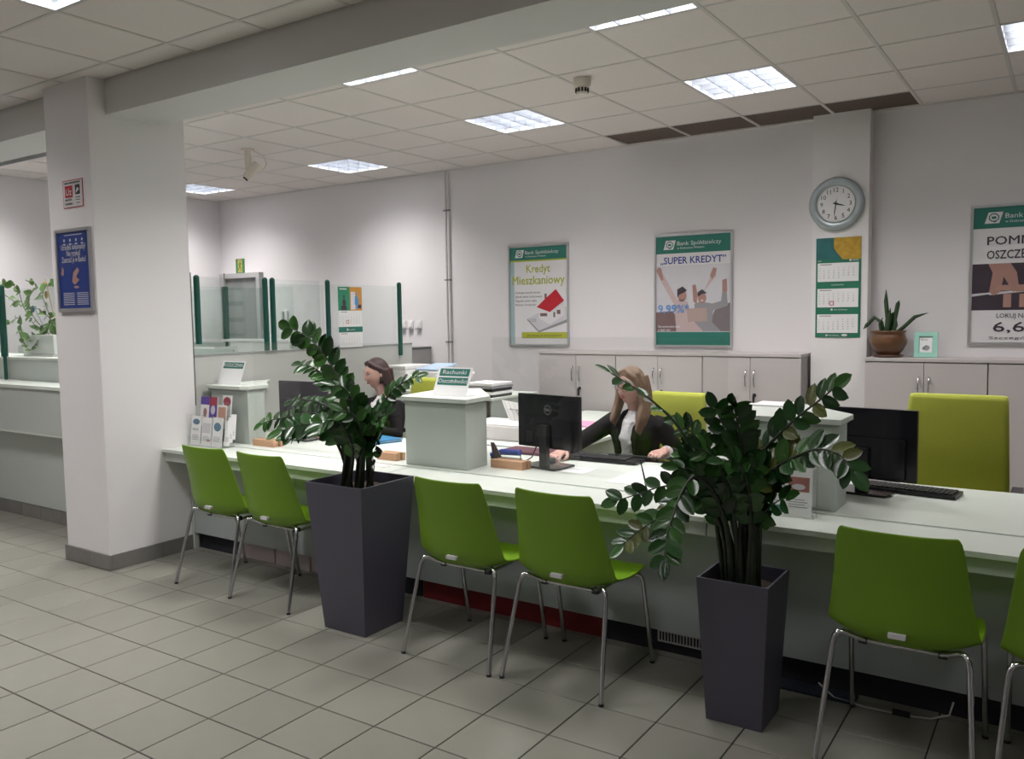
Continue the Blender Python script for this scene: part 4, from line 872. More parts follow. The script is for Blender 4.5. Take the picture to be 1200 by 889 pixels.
# plant and frame on the right cabinets
t = thing('potted_plant', 'small snake plant in a round brown glazed pot on the right cabinets', 'plant', (-1.165, 6.86, 1.244)); px_, py_, pz_ = -1.165, 6.86, 1.244
pot = part(MB().lathe([(.075, .020), (.105, .055), (.128, .10), (.132, .125), (.118, .165), (.112, .178), (.126, .190), (.126, .200), (.110, .200), (.104, .180)], (px_, py_, pz_), 32), 'pot', mat('pot_brown', (.14, .065, .03), .3, noise=.2, scale=14), t)
part(MB().lathe([(.085, .001), (.108, .006), (.110, .018), (.075, .019)], (px_, py_, pz_), 32), 'saucer', mat('pot_brown2', (.09, .04, .025), .35), t)
part(MB().lathe([(.104, .165), (.104, .182)], (px_, py_, pz_), 20), 'soil', SOIL, t)
SNK = mat('snake_leaf', (.030, .065, .025), .35, noise=.3, scale=20)
def blade(pts, ws, m, nm, par, th=.003):
    q = MB(); pts = [V(p) for p in pts]; vs = []
    for i, (p, w_) in enumerate(zip(pts, ws)):
        a = pts[max(i-1, 0)]; b = pts[min(i+1, len(pts)-1)]; T = (b-a).normalized(); s_ = T.cross(V((.15, 1, .1))).normalized()
        vs += [p-s_*w_, p+V((0, th*2, 0)), p+s_*w_, p-V((0, th, 0))]
    fs = [(4*i+j, 4*i+(j+1) % 4, 4*i+4+(j+1) % 4, 4*i+4+j) for i in range(len(pts)-1) for j in range(4)]
    return part(q.add(vs, fs, True), nm, m, par)
B0 = V((px_, py_, pz_+.18))
for pts, ww in (([(0, 0, 0), (-.01, 0, .12), (-.02, -.01, .24), (-.02, -.01, .33)], .016), ([(.02, .01, 0), (.04, .01, .10), (.06, .01, .22), (.068, .01, .245)], .016), ([(-.01, -.02, 0), (.0, -.02, .10), (.015, -.02, .19)], .022), ([(-.03, .0, 0), (-.05, 0, .08), (-.10, 0, .12), (-.155, 0, .06), (-.18, 0, .03)], .015),
                ([(.05, .0, 0), (.10, 0, .04), (.18, -.01, .12), (.27, -.01, .15)], .014), ([(.03, -.02, 0), (.05, -.02, .06), (.055, -.02, .13)], .018), ([(-.05, -.01, 0), (-.06, -.01, .07), (-.04, -.01, .12)], .012), ([(.0, .02, 0), (.01, .02, .13), (.03, .02, .16)], .02)):
    P_ = [B0+V(p) for p in pts]; n = len(P_); blade(P_, [ww*.8]+[ww]*(n-2)+[.001], SNK, 'leaf', t)
MINT = mat('frame_mint', (.36, .68, .58), .4)
t = thing('photo_frame', 'small mint green picture frame beside the brown pot', 'picture frame', (-.91, 6.84, 1.244)); f = Fr((-.985, 6.845, 1.246), (1, 0, 0), (0, .13, 1))
q = MB()
for a in ([(0, 0), (.155, 0), (.155, .03), (0, .03)], [(0, .155), (.155, .155), (.155, .185), (0, .185)], [(0, .03), (.03, .03), (.03, .155), (0, .155)], [(.125, .03), (.155, .03), (.155, .155), (.125, .155)]): q.slab(f, a, -.012, .006)
q.slab(f, [(.02, .02), (.135, .02), (.135, .165), (.02, .165)], -.010, -.006); part(q, 'frame', MINT, t)
part(MB().rect(f, .036, .036, .119, .149, -.004), 'picture', PAPER, t); part(MB().disc(f, .082, .07, .022, -.003, 14, ry=.020).disc(f, .064, .066, .012, -.003, 10), 'printed_figure', PGREY, t)
part(MB().rect(f, .045, .125, .055, .133, -.003).rect(f, .058, .127, .09, .131, -.003), 'printed_text', PGREY, t)
part(MB().slab(f, [(.07, .0), (.085, .0), (.085, .12), (.07, .12)], -.030, -.012), 'easel_back', MINT, t)

# ================================================================= PLANTS
LEAFD = mat('zz_leaf_dark', (.014, .056, .012), .24, noise=.25, scale=25, rnd=.45, spec=.5)
LEAFL = mat('zz_leaf_light', (.030, .100, .016), .26, noise=.25, scale=25, rnd=.35, spec=.5)
LEAFY = mat('zz_leaf_yellowing', (.085, .10, .022), .26, noise=.35, scale=18, rnd=.25, spec=.6)
STEM = mat('zz_stem', (.022, .030, .018), .45, noise=.3, scale=30); STEMG = mat('zz_stem_green', (.05, .10, .03), .4, noise=.2, scale=30)
def leaf_mesh(m):
    rows = 7; vs = []; fs = []
    for i in range(rows):
        s = i/(rows-1); wd = .33*math.sin(PI*min(1, s*.93+.04))**.62*(1-.15*s) if 0 < i < rows-1 else (.03 if i == 0 else .004)
        z = -.10*s*s
        vs += [(s, -wd, z+wd*.20), (s, -wd*.5, z+wd*.03), (s, 0, z), (s, wd*.5, z+wd*.03), (s, wd, z+wd*.20)]
    for i in range(rows-1):
        for j in range(4): fs.append((i*5+j, (i+1)*5+j, (i+1)*5+j+1, i*5+j+1))
    return MB().add(vs, fs, True).mesh('leaf', m)
LM = [leaf_mesh(LEAFD), leaf_mesh(LEAFL), leaf_mesh(LEAFY)]
def smooth_path(P_, n=22):
    P_ = [V(p) for p in P_]; P_ = [P_[0]*2-P_[1]]+P_+[P_[-1]*2-P_[-2]]; out = []
    segs = len(P_)-3
    for k in range(n+1):
        t = k/n*segs; i = min(int(t), segs-1); u = t-i; a, b, c, d_ = P_[i:i+4]
        out.append(.5*((2*b)+(c-a)*u+(2*a-5*b+4*c-d_)*u*u+(3*b-a-3*c+d_)*u**3))
    return out
def leaf(stem_o, p, d_, n_, L, mi):
    d_ = d_.normalized(); y_ = n_.cross(d_).normalized(); z_ = d_.cross(y_)
    o = bpy.data.objects.new('leaf', LM[mi]); C.objects.link(o); o.parent = stem_o
    off = V((0, 0, 0)); q = stem_o
    while q: off += V(q.location); q = q.parent
    R_ = Matrix((d_, y_, z_)).transposed().to_4x4()
    o.matrix_local = Matrix.Translation(p-off) @ R_ @ Matrix.Diagonal((L, L, L, 1))
def zz(t, base, path, Y1, f0, pairs, L, rs=(.011, .004), rng=None, face=(0, -.75, .65), mi=(0, 0, 1), green=False, Y0=None):
    """base: world start; path: photograph pixels turned into points whose y runs from the base's to Y1"""
    Y0 = base[1] if Y0 is None else Y0; n = len(path); L *= 1.2; pairs = int(pairs*1.4+.5)
    pts = [V(base)]+[at(x, y, Y0+(Y1-Y0)*(i+1)/n) for i, (x, y) in enumerate(path)]
    P_ = smooth_path(pts, 20); m = len(P_)
    st = part(MB().tube(P_, [rs[1]*.7+(rs[0]-rs[1]*.7)*(1-i/(m-1))**1.5 for i in range(m)], 8), 'stem', STEMG if green else STEM, t)
    lens = [0]
    for i in range(1, m): lens.append(lens[-1]+(P_[i]-P_[i-1]).length)
    def ev(s):
        s *= lens[-1]
        for i in range(1, m):
            if lens[i] >= s: u = (s-lens[i-1])/max(lens[i]-lens[i-1], 1e-9); return P_[i-1].lerp(P_[i], u), (P_[i]-P_[i-1]).normalized()
        return P_[-1], (P_[-1]-P_[-2]).normalized()
    fn = V(face)
    for k in range(pairs):
        s = f0+(1-f0)*(k+.4)/pairs
        for sd in (-1, 1):
            p, T = ev(min(1, s+rng.uniform(-.01, .01)+(.012 if sd > 0 else 0)))
            N_ = (fn+V((rng.uniform(-.35, .35), rng.uniform(-.3, .3), rng.uniform(-.3, .3)))); N_ = (N_-T*N_.dot(T)).normalized()
            Sd = T.cross(N_)*sd
            dr = T*rng.uniform(.55, .85)+Sd+V((0, 0, -.12+rng.uniform(-.1, .15)))
            nn = (N_+Sd*rng.uniform(-.35, .25)+V((rng.uniform(-.25, .25), rng.uniform(-.25, .25), rng.uniform(-.25, .25)))).normalized()
            leaf(st, p, dr, nn, L*rng.uniform(.85, 1.12)*(1-.15*abs(2*(k/max(pairs-1, 1))-1)), rng.choice(mi))
    p, T = ev(1); leaf(st, p, T, (fn-T*fn.dot(T)).normalized(), L*.9, rng.choice(mi))
def planter(t, cx, cy, wb, wt, h):
    q = MB(); b, tt = wb/2, wt/2; i = tt-.010; dz = h-.075; k = i-.006
    vs = [(cx+sx*r_, cy+sy*r_, z) for r_, z in ((b, 0), (tt, h), (i, h), (k, dz)) for sx, sy in ((-1, -1), (1, -1), (1, 1), (-1, 1))]
    fs = [(3, 2, 1, 0)]+[(4*a+j, 4*a+(j+1) % 4, 4*a+4+(j+1) % 4, 4*a+4+j) for a in range(3) for j in range(4)]+[(12, 13, 14, 15)]
    o = part(q.add(vs, fs), 'planter', POT, t, bevel=.003)
    sm = MB(); rng = random.Random(3); g = 9; vs = []; s_ = k-.004
    for a in range(g):
        for c_ in range(g): vs.append((cx-s_+2*s_*a/(g-1), cy-s_+2*s_*c_/(g-1), dz+.008+rng.uniform(0, .014)))
    fs = [(a*g+c_, (a+1)*g+c_, (a+1)*g+c_+1, a*g+c_+1) for a in range(g-1) for c_ in range(g-1)]
    part(sm.add(vs, fs, True), 'soil', SOIL, t)
rng = random.Random(11)
P1 = thing('potted_plant', 'leafy dark green plant in the taller dark grey square planter', 'plant', (-3.05, 3.13, 0), group='large glossy plants in dark grey planters')
planter(P1, -3.05, 3.13, .285, .395, .77)
zb = .70
def b1(x, y): return (-3.05+x, 3.13+y, zb)
zz(P1, b1(-.02, 0), [(428, 520), (419, 487), (405, 458), (392, 434), (376, 410), (358, 393), (340, 384)], 3.05, .52, 8, .088, rng=rng, mi=(1, 0, 1), face=(.1, -.95, .2))
zz(P1, b1(-.05, .02), [(420, 520), (408, 480), (392, 456), (382, 441), (366, 430), (352, 427)], 3.15, .60, 6, .07, rng=rng, face=(.1, -.6, .8))
zz(P1, b1(-.08, 0), [(404, 520), (390, 497), (368, 484), (342, 488), (318, 492), (307, 497)], 3.05, .42, 7, .066, rng=rng, face=(-.1, -.8, .5), mi=(0, 1, 0))
zz(P1, b1(-.06, -.04), [(407, 525), (392, 507), (368, 497), (345, 499), (330, 505)], 2.90, .45, 6, .085, rng=rng, mi=(0, 0, 1))
zz(P1, b1(-.03, .05), [(415, 520), (402, 490), (380, 474), (358, 468), (340, 470)], 3.25, .5, 6, .062, rng=rng, face=(0, -.7, .7))
zz(P1, b1(.04, .04), [(434, 525), (440, 495), (450, 472), (462, 456), (478, 445), (489, 441)], 3.25, .48, 7, .058, rng=rng, face=(.2, -.75, .6), mi=(0, 1, 1))
zz(P1, b1(.05, 0), [(435, 530), (438, 510), (444, 492), (455, 484)], 3.0, .45, 5, .065, rng=rng)
zz(P1, b1(.0, .0), [(425, 525), (421, 495), (415, 472), (404, 455), (394, 451)], 2.98, .50, 7, .075, rng=rng, mi=(0, 0, 1), face=(0, -.6, .8))
zz(P1, b1(.01, .05), [(430, 522), (428, 500), (423, 484), (418, 474)], 3.25, .45, 6, .065, rng=rng)
zz(P1, b1(-.04, -.05), [(414, 530), (405, 505), (392, 492), (375, 497)], 2.88, .40, 6, .075, rng=rng)
zz(P1, b1(.02, -.03), [(426, 530), (424, 505), (415, 487), (402, 480)], 2.95, .40, 6, .075, rng=rng, mi=(0, 1, 0))
zz(P1, b1(-.01, .02), [(424, 525), (428, 503), (437, 488), (446, 478)], 3.05, .42, 6, .07, rng=rng)
zz(P1, b1(.06, -.02), [(438, 550), (437, 535), (441, 522), (443, 512)], 3.05, .45, 3, .055, rs=(.004, .002), rng=rng)
zz(P1, b1(-.10, .03), [(400, 530), (384, 505), (362, 500), (350, 509), (336, 512)], 3.05, .5, 5, .07, rng=rng)
for k in range(8):
    a = rng.uniform(-.09, .07); c_ = rng.uniform(-.07, .07)
    zz(P1, b1(a, c_), [(423+a*260+rng.uniform(-4, 4), 522), (420+a*420+rng.uniform(-8, 8), 492+rng.uniform(-6, 10))], 3.1+c_, .62, 4, .066, rs=(.013, .006), rng=rng, mi=(0, 0, 1))
P2 = thing('potted_plant', 'wide leafy plant in the smaller dark grey square planter', 'plant', (-1.055, 3.195, 0), group='large glossy plants in dark grey planters')
planter(P2, -1.055, 3.195, .222, .282, .575)
zb = .505
def b2(x, y): return (-1.055+x, 3.195+y, zb)
R2 = (.013, .004)
zz(P2, b2(-.02, 0), [(858, 640), (838, 590), (820, 548), (806, 518), (789, 493), (766, 471), (740, 452), (716, 437)], 2.85, .50, 6, .066, R2, rng, (.35, -.10, 1.0), (1, 0, 1))
zz(P2, b2(.03, .02), [(882, 620), (880, 570), (893, 532), (915, 507), (938, 486), (960, 469), (978, 454)], 3.05, .45, 8, .074, R2, rng, (-.1, -.9, .35), (2, 1, 0, 0))
zz(P2, b2(.05, 0), [(884, 620), (884, 578), (902, 553), (930, 536), (958, 526), (984, 533), (1000, 552)], 2.95, .38, 9, .078, R2, rng, (0, -.8, .6), (0, 1, 0, 0, 2))
zz(P2, b2(.0, .04), [(868, 620), (866, 570), (858, 530), (848, 500), (838, 478)], 3.2, .42, 8, .068, R2, rng, (0, -.8, .6))
zz(P2, b2(.01, .0), [(872, 620), (872, 560), (868, 515), (862, 485), (860, 476)], 3.05, .45, 8, .072, R2, rng, (0, -.9, .45))
zz(P2, b2(-.03, .03), [(862, 620), (846, 570), (828, 530), (812, 508), (803, 500)], 3.15, .42, 8, .068, R2, rng)
zz(P2, b2(-.05, 0), [(850, 630), (826, 592), (800, 570), (775, 570), (750, 578), (724, 586)], 2.95, .52, 5, .068, (.007, .003), rng, (0, -.9, .4))
zz(P2, b2(-.05, -.03), [(846, 620), (825, 588), (806, 584), (790, 594), (770, 608), (748, 622), (730, 638)], 2.85, .45, 7, .066, (.009, .003), rng, (0, -.85, .45), (2, 0, 1))
zz(P2, b2(-.03, -.04), [(852, 620), (836, 575), (815, 558), (800, 575), (790, 600), (782, 625), (779, 655)], 2.78, .35, 9, .074, R2, rng, (0, -.95, .2), (0, 0, 1))
zz(P2, b2(.07, -.02), [(892, 620), (897, 600), (910, 588), (921, 583)], 3.05, .5, 3, .07, (.006, .003), rng)
zz(P2, b2(-.02, .06), [(860, 620), (842, 560), (826, 540), (805, 535)], 3.25, .42, 7, .068, R2, rng)
zz(P2, b2(.02, .05), [(876, 620), (878, 570), (882, 540), (876, 515)], 3.25, .42, 7, .068, R2, rng)
zz(P2, b2(-.01, -.03), [(862, 620), (852, 565), (840, 540), (822, 525)], 2.95, .45, 7, .072, R2, rng)
zz(P2, b2(.03, -.03), [(880, 615), (876, 565), (864, 542), (848, 540)], 2.95, .45, 6, .07, R2, rng)
zz(P2, b2(-.06, .02), [(848, 620), (828, 575), (812, 552), (795, 548)], 3.1, .45, 6, .066, R2, rng)
zz(P2, b2(.04, .03), [(888, 610), (892, 570), (900, 545), (912, 530)], 3.15, .45, 6, .068, R2, rng, mi=(0, 1, 2))
for k in range(9):
    a = rng.uniform(-.08, .07); c_ = rng.uniform(-.06, .06)
    zz(P2, b2(a, c_), [(868+a*300+rng.uniform(-6, 6), 630), (862+a*500+rng.uniform(-8, 8), 580+rng.uniform(-8, 8)), (860+a*750+rng.uniform(-8, 8), 545+rng.uniform(-12, 8))], 3.15+c_, .68, 4, .066, (.015, .006), rng)
# vine in a white trough on the left shelf
P3 = thing('trailing_plant', 'climbing vine with heart leaves in a white trough beside the pillar', 'plant', (-7.5, 3.9, 1.306))
part(MB().add([(-7.76, 3.80, 1.325), (-7.25, 3.80, 1.325), (-7.25, 4.0, 1.325), (-7.76, 4.0, 1.325), (-7.79, 3.78, 1.49), (-7.22, 3.78, 1.49), (-7.22, 4.02, 1.49), (-7.79, 4.02, 1.49)], [(0, 3, 2, 1), (4, 5, 6, 7), (0, 1, 5, 4), (1, 2, 6, 5), (2, 3, 7, 6), (3, 0, 4, 7)]), 'trough', WHITE, P3, bevel=.01)
part(MB().box((-7.75, 3.79, 1.306), (-7.26, 4.01, 1.324)), 'saucer', WHITE, P3, bevel=.004)
VINE = mat('vine_leaf', (.16, .32, .08), .4, noise=.2, rnd=.35); VST = mat('vine_stem', (.12, .12, .06), .6)
def heart():
    pts = [(0, 0), (-.12, -.28), (.12, -.42), (.45, -.38), (.8, -.16), (1, 0), (.8, .16), (.45, .38), (.12, .42), (-.12, .28)]
    return MB().add([(x, y, -.12*x*x+abs(y)*.25) for x, y in pts]+[(.4, 0, -.03)], [(i, (i+1) % 10, 10) for i in range(10)], True).mesh('leaf', VINE)
HM = heart(); rv = random.Random(5)
def vine(px, n, L=.07):
    pts = smooth_path([at(x, y, Yv) for x, y, Yv in px], 24); st = part(MB().tube(pts, .0035, 6), 'stem', VST, P3)
    off = V(P3.location)+V(st.location)
    for k in range(n):
        p = pts[min(24, 2+int(22*k/n))]
        d_ = V((rv.uniform(-1, 1), rv.uniform(-.7, .2), rv.uniform(-.5, .5))).normalized(); n_ = V((rv.uniform(-.4, .4), -1, rv.uniform(-.1, .9))).normalized()
        y_ = n_.cross(d_).normalized(); z_ = d_.cross(y_); l = L*rv.uniform(.7, 1.3)
        o = bpy.data.objects.new('leaf', HM); C.objects.link(o); o.parent = st
        o.matrix_local = Matrix.Translation(p-off) @ Matrix((d_, y_, z_)).transposed().to_4x4() @ Matrix.Diagonal((l, l, l, 1))
vine([(55, 394, 3.9), (40, 380, 3.85), (28, 360, 3.8), (20, 338, 3.75), (6, 332, 3.75), (-12, 340, 3.75)], 16)
vine([(62, 394, 3.9), (58, 370, 3.9), (50, 345, 3.9), (60, 332, 3.9), (80, 340, 3.95)], 14)
vine([(66, 394, 3.9), (60, 375, 3.9), (45, 362, 3.9), (25, 358, 3.85), (5, 345, 3.8)], 14)
vine([(50, 394, 3.85), (35, 396, 3.78), (24, 385, 3.75), (22, 372, 3.72), (10, 378, 3.72), (2, 370, 3.7)], 14)
vine([(60, 394, 3.9), (40, 372, 3.85), (34, 350, 3.85), (42, 335, 3.85), (30, 328, 3.8)], 12)
vine([(45, 395, 3.82), (52, 388, 3.82), (60, 380, 3.82), (75, 375, 3.9)], 14, .055)
vine([(50, 393, 3.85), (58, 384, 3.85), (68, 372, 3.9), (78, 360, 3.9)], 14, .055)
vine([(45, 398, 3.78), (36, 410, 3.77), (30, 405, 3.77), (22, 388, 3.75)], 5, .05)
one(MB().tube([(-7.35, 3.9, 1.48), (-7.62, 3.95, 1.98)], .004, 6).ball((-7.60, 3.93, 1.93), (.03, .008, .03)).ball((-7.52, 3.9, 1.84), (.03, .008, .035)), 'plant_ornament', mat('ornament_yellow', (.65, .50, .18), .5), 'pale yellow butterfly ornaments among the vine', 'ornament', (-7.5, 3.9, 1.8))
one(MB().ball((-7.66, 3.85, 1.72), (.035, .008, .03)).tube([(-7.64, 3.86, 1.72), (-7.5, 3.88, 1.48)], .003, 6), 'plant_ornament', mat('ornament_blue', (.20, .36, .50), .5), 'pale blue ornament among the vine', 'ornament', (-7.66, 3.85, 1.7))

# ================================================================= PEOPLE
SKIN = mat('skin', (.64, .37, .31), .5, noise=.03, scale=10, subs=.08); JACK = mat('jacket_black', (.011, .0095, .011), .9, noise=.1, scale=30, bump=.1, bscale=200, spec=.2)
BLOUSE = mat('blouse_white', (.74, .72, .76), .6, noise=.05, scale=25, bump=.5, bscale=55); HAIRB = mat('hair_blonde', (.22, .135, .085), .45, noise=.35, scale=26, stretch=(6, 6, .6), bump=.3, bscale=60)
HAIRD = mat('hair_dark', (.045, .018, .018), .38, noise=.35, scale=26, stretch=(6, 6, .8), bump=.25, bscale=60); LIPS = mat('lips', (.42, .10, .10), .4); EYEW = mat('eye_white', (.7, .68, .66), .3); IRIS = mat('iris', (.03, .025, .02), .2)
def remesh(mb, name, m, parent, vox, smooth=2):
    me = mb.mesh(name, m); o = bpy.data.objects.new(name, me); C.objects.link(o)
    r_ = o.modifiers.new('r', 'REMESH'); r_.mode = 'VOXEL'; r_.voxel_size = vox; r_.use_smooth_shade = True
    s_ = o.modifiers.new('s', 'SMOOTH'); s_.iterations = smooth; s_.factor = .5
    me2 = bpy.data.meshes.new_from_object(o.evaluated_get(bpy.context.evaluated_depsgraph_get())); me2.name = name
    if not me2.materials: me2.materials.append(m)
    o.modifiers.clear(); o.data = me2; bpy.data.meshes.remove(me); o.name = name; o.parent = parent
    return o
def g2(a, s): return math.exp(-(a/s)**2)
def head_mb(mb, M, hair=None):
    n, m = 44, 34; vs = []
    for i in range(m+1):
        ph = PI*i/m
        for j in range(n):
            a = 2*PI*j/n; x = .073*math.sin(ph)*math.cos(a); y = .094*math.sin(ph)*math.sin(a); z = -.116*math.cos(ph)
            if hair:
                fy, fz = y, z
                face = (1/(1+math.exp((fy+.022+hair*max(0, .0))/.006)))*(1/(1+math.exp((fz-.070+abs(x)*.45)/.006)))
                low = 1/(1+math.exp((fz+.075)/.01)) if fy < .02 else 0
                k = 1.115-.30*max(face, low); x *= k*1.02; y *= k; z *= k
                y += .006
            else:
                if z < -.015: q = ((-z-.015)/.10); x *= 1-.36*q**1.4; y *= (1-.10*q) if y < 0 else (1-.45*q)
                if y < 0:
                    y -= .019*g2(x, .0115)*g2(z+.018, .017)+.009*g2(x, .009)*g2(z-.004, .018)      # nose
                    y += .0075*(g2(x-.030, .015)+g2(x+.030, .015))*g2(z-.012, .012)             # sockets
                    y -= .0045*g2(z-.034, .011)*g2(x, .045)                                      # brow
                    y -= .0050*g2(x, .020)*g2(z+.050, .009)-.002*g2(x, .02)*g2(z+.064, .006)     # mouth
                    y -= .0075*g2(x, .022)*g2(z+.090, .018)                                      # chin
                    y -= .0035*(g2(x-.040, .02)+g2(x+.040, .02))*g2(z+.022, .02)                 # cheeks
            vs.append((x, y, z))
    fs = [(i*n+j, i*n+(j+1) % n, (i+1)*n+(j+1) % n, (i+1)*n+j) for i in range(m) for j in range(n)]
    mb.add(vs, fs, True, M)
def hand_mb(mb, M, curl, side):
    mb.loft([(0, 0, 0, .026, .020)]*1+[(0, 0, .02, .028, .018), (0, 0, .05, .038, .015), (0, 0, .085, .040, .013), (0, 0, .098, .034, .011)], 16, M @ Matrix.Rotation(PI/2, 4, 'X'))
    for k, (x, l) in enumerate(((-.0315, .068), (-.0105, .078), (.0105, .074), (.0315, .056))):
        p = V((x*side, -.088, 0)); a = .12*curl; pts = [p]
        for sgm, c_ in ((.42, .35), (.32, 1.0), (.26, 1.6)):
            a = curl*c_; p = p+V((x*side*.10*(1-curl*.5), -math.cos(a)*l*sgm, -math.sin(a)*l*sgm)); pts.append(p)
        mb.tube([M @ q for q in pts], [.0098, .0092, .0085, .0072], 8); mb.ball(M @ pts[-1], .0072, 8, 6)
    th = [V((-.026*side, -.02, -.004)), V((-.048*side, -.045, -.012)), V((-.054*side, -.072, -.018-curl*.008)), V((-.046*side, -.092, -.022-curl*.014))]
    mb.tube([M @ q for q in th], [.013, .0115, .0105, .009], 8); mb.ball(M @ th[-1], .009, 8, 6)
def aim(p, fwd, palm=(0, 0, -1)):
    """matrix whose -Y axis points along fwd and whose -Z axis is the palm side"""
    y = -V(fwd).normalized(); z = -V(palm); z = (z-y*z.dot(y)).normalized(); x = y.cross(z)
    m_ = Matrix((x, y, z)).transposed().to_4x4(); m_.translation = V(p); return m_
def clerk(label, root, rz, head_off, head_yaw, head_pitch, head_roll, arms, hair, hairm, glasses_m, curls, blouse_w=.075, belt=.0):
    t = thing('person', label, 'person', (root[0], root[1], 0), rz)
    Wi = (Matrix.Translation((root[0], root[1], 0)) @ Matrix.Rotation(rz, 4, 'Z')).inverted()
    loc = lambda p: Wi @ V(p)
    sh = {1: V((-.168, .0, .915)), -1: V((.168, .0, .915))}     # 1 = her right
    HM_ = Matrix.Translation(V((0, -.055, 1.145))+V(head_off)) @ Matrix.Rotation(head_yaw, 4, 'Z') @ Matrix.Rotation(head_roll, 4, 'Y') @ Matrix.Rotation(head_pitch, 4, 'X')
    hc = V((0, -.055, 1.145))+V(head_off)
    b = MB()
    tor = [(0, .02, .50, .10, .08), (0, .02, .54, .165, .115), (0, .01, .60, .155, .11), (0, .0, .68, .128, .095), (0, -.005, .76, .135, .105), (0, -.015, .83, .150, .115), (0, -.005, .90, .155, .100), (0, .0, .945, .130, .070), (0, .0, .972, .070, .052), (0, 0, .985, .045, .045)]
    b.loft(tor, 28)
    b.tube([(0, .012, .93), (0, .0, .99), hc+V((0, .018, -.07)), hc+V((0, .01, -.02))], [.060, .050, .047, .050], 16)
    head_mb(b, HM_)
    for s in (-1, 1): b.ball((s*.0725, .006, -.004), (.010, .018, .029), 12, 8, HM_)
    jk = MB(); jt = [(x, y, z, rx+.016, ry+.014) for x, y, z, rx, ry in tor[:-2]]+[(0, .008, .968, .098, .066), (0, .014, .985, .062, .052)]; jk.loft([(0, .02, .46, .16, .12)]+jt, 28)
    for sd, (el, wr, fw, palm) in arms.items():
        s_ = sh[sd]; el, wr = loc(el), loc(wr); fw = Wi.to_3x3() @ V(fw); palm = Wi.to_3x3() @ V(palm)
        b.tube([s_*.9+V((0, 0, .09)), s_, s_.lerp(el, .5), el, el.lerp(wr, .5), wr, wr+fw.normalized()*.02], [.045, .046, .040, .036, .034, .025, .024], 14)
        hand_mb(b, aim(wr, fw, palm), curls[sd], -sd)
        cu = wr.lerp(el, .16)
        jk.ball(s_+V((0, 0, -.005)), (.062, .062, .058)); jk.tube([s_*.75+V((0, 0, .235)), s_, s_.lerp(el, .5), el, el.lerp(wr, .45), cu], [.055, .064, .056, .051, .046, .039], 16)
        b2_ = MB().tube([wr.lerp(el, .22), wr.lerp(el, .05)], [.034, .036], 14); b2_.build('shirt_cuff', BLOUSE, t)
    for s in (-1, 1):
        b.tube([(s*.09, .0, .53), (s*.10, -.22, .54), (s*.10, -.42, .52)], [.085, .072, .055], 14); b.tube([(s*.10, -.42, .53), (s*.10, -.40, .30), (s*.10, -.38, .09)], [.055, .050, .034], 14)
        b.tube([(s*.10, -.36, .06), (s*.10, -.44, .045), (s*.10, -.53, .03)], [.038, .035, .022], 10)
    remesh(b, 'body', SKIN, t, .0042, 3)
    tr_ = MB()
    for s in (-1, 1): tr_.tube([(s*.09, .04, .53), (s*.10, -.22, .54), (s*.10, -.43, .525)], [.098, .084, .066], 16); tr_.tube([(s*.10, -.43, .53), (s*.10, -.405, .30), (s*.10, -.385, .10)], [.066, .060, .050], 14)
    tr_.ball((0, .02, .53), (.18, .13, .085)); remesh(tr_, 'trousers', mat('trousers_black', (.012, .012, .016), .8), t, .010)
    for s in (-1, 1): MB().tube([(s*.10, -.34, .05), (s*.10, -.44, .05), (s*.10, -.545, .032)], [.046, .044, .030], 12).build('shoe', BLACKG, t)
    remesh(jk, 'jacket', JACK, t, .007, 4)
    # blouse front, slightly proud between the lapels
    bw = blouse_w; bl = MB(); fz = [(.60, -.114), (.68, -.110), (.76, -.125), (.83, -.145), (.89, -.126), (.93, -.104), (.955, -.080), (.975, -.062), (.995, -.050)]
    bl.loft([(0, fr-.006+.055, z, bw*(.9 if z < .9 else 1.0)*(1 if z < .97 else .82), .062) for z, fr in fz], 24)
    def fy(z):
        for (z0, a), (z1, b_) in zip(fz, fz[1:]):
            if z0 <= z <= z1: return a+(b_-a)*(z-z0)/(z1-z0)
        return -.06
    rr = random.Random(2)
    for k in range(26): z_ = rr.uniform(.66, .94); bl.ball((rr.uniform(-bw*.6, bw*.6), fy(z_)-.004, z_), (rr.uniform(.006, .012), .008, rr.uniform(.012, .026)), 8, 6)
    remesh(bl, 'blouse', BLOUSE, t, .006, 1)
    for s in (-1, 1):
        MB().tube([(s*.052, .030, .995), (s*.074, -.020, .972), (s*(bw+.014), -.088, .90), (s*(bw+.008), -.126, .82), (s*bw*1.0, -.112, .72), (s*bw*1.0, -.104, .60)], [.016, .020, .021, .018, .012, .010], 10).build('lapel', JACK, t)
    # face details, head space
    def hd(mb, nm, m_): mb.v = [HM_ @ V(q) for q in mb.v]; return mb.build(nm, m_, t)
    for s in (-1, 1):
        e = hd(MB().ball((s*.030, -.0712, .012), (.0125, .0105, .0085), 14, 10), 'eye', EYEW)
        q = MB().ball((s*.030-.001, -.0805, .0105), (.0050, .0018, .0055), 12, 8); q.v = [HM_ @ V(p) for p in q.v]; q.build('iris', IRIS, e)
        hd(MB().tube([(s*.018, -.0835, .0165), (s*.024, -.0850, .0200), (s*.031, -.0845, .0212), (s*.039, -.0800, .0190), (s*.045, -.0740, .0150)], [.0008, .0015, .0018, .0016, .0007], 6), 'eyelash', IRIS)
        hd(MB().tube([(s*.014, -.0925, .0325), (s*.025, -.0915, .0375), (s*.037, -.0850, .0385), (s*.048, -.0765, .0330)], [.0016, .0026, .0024, .0010], 6), 'eyebrow', hairm)
    hd(MB().ball((0, -.0890, -.0475), (.0185, .0060, .0038), 14, 8).ball((0, -.0885, -.0535), (.0160, .0062, .0045), 14, 8), 'lips', LIPS)
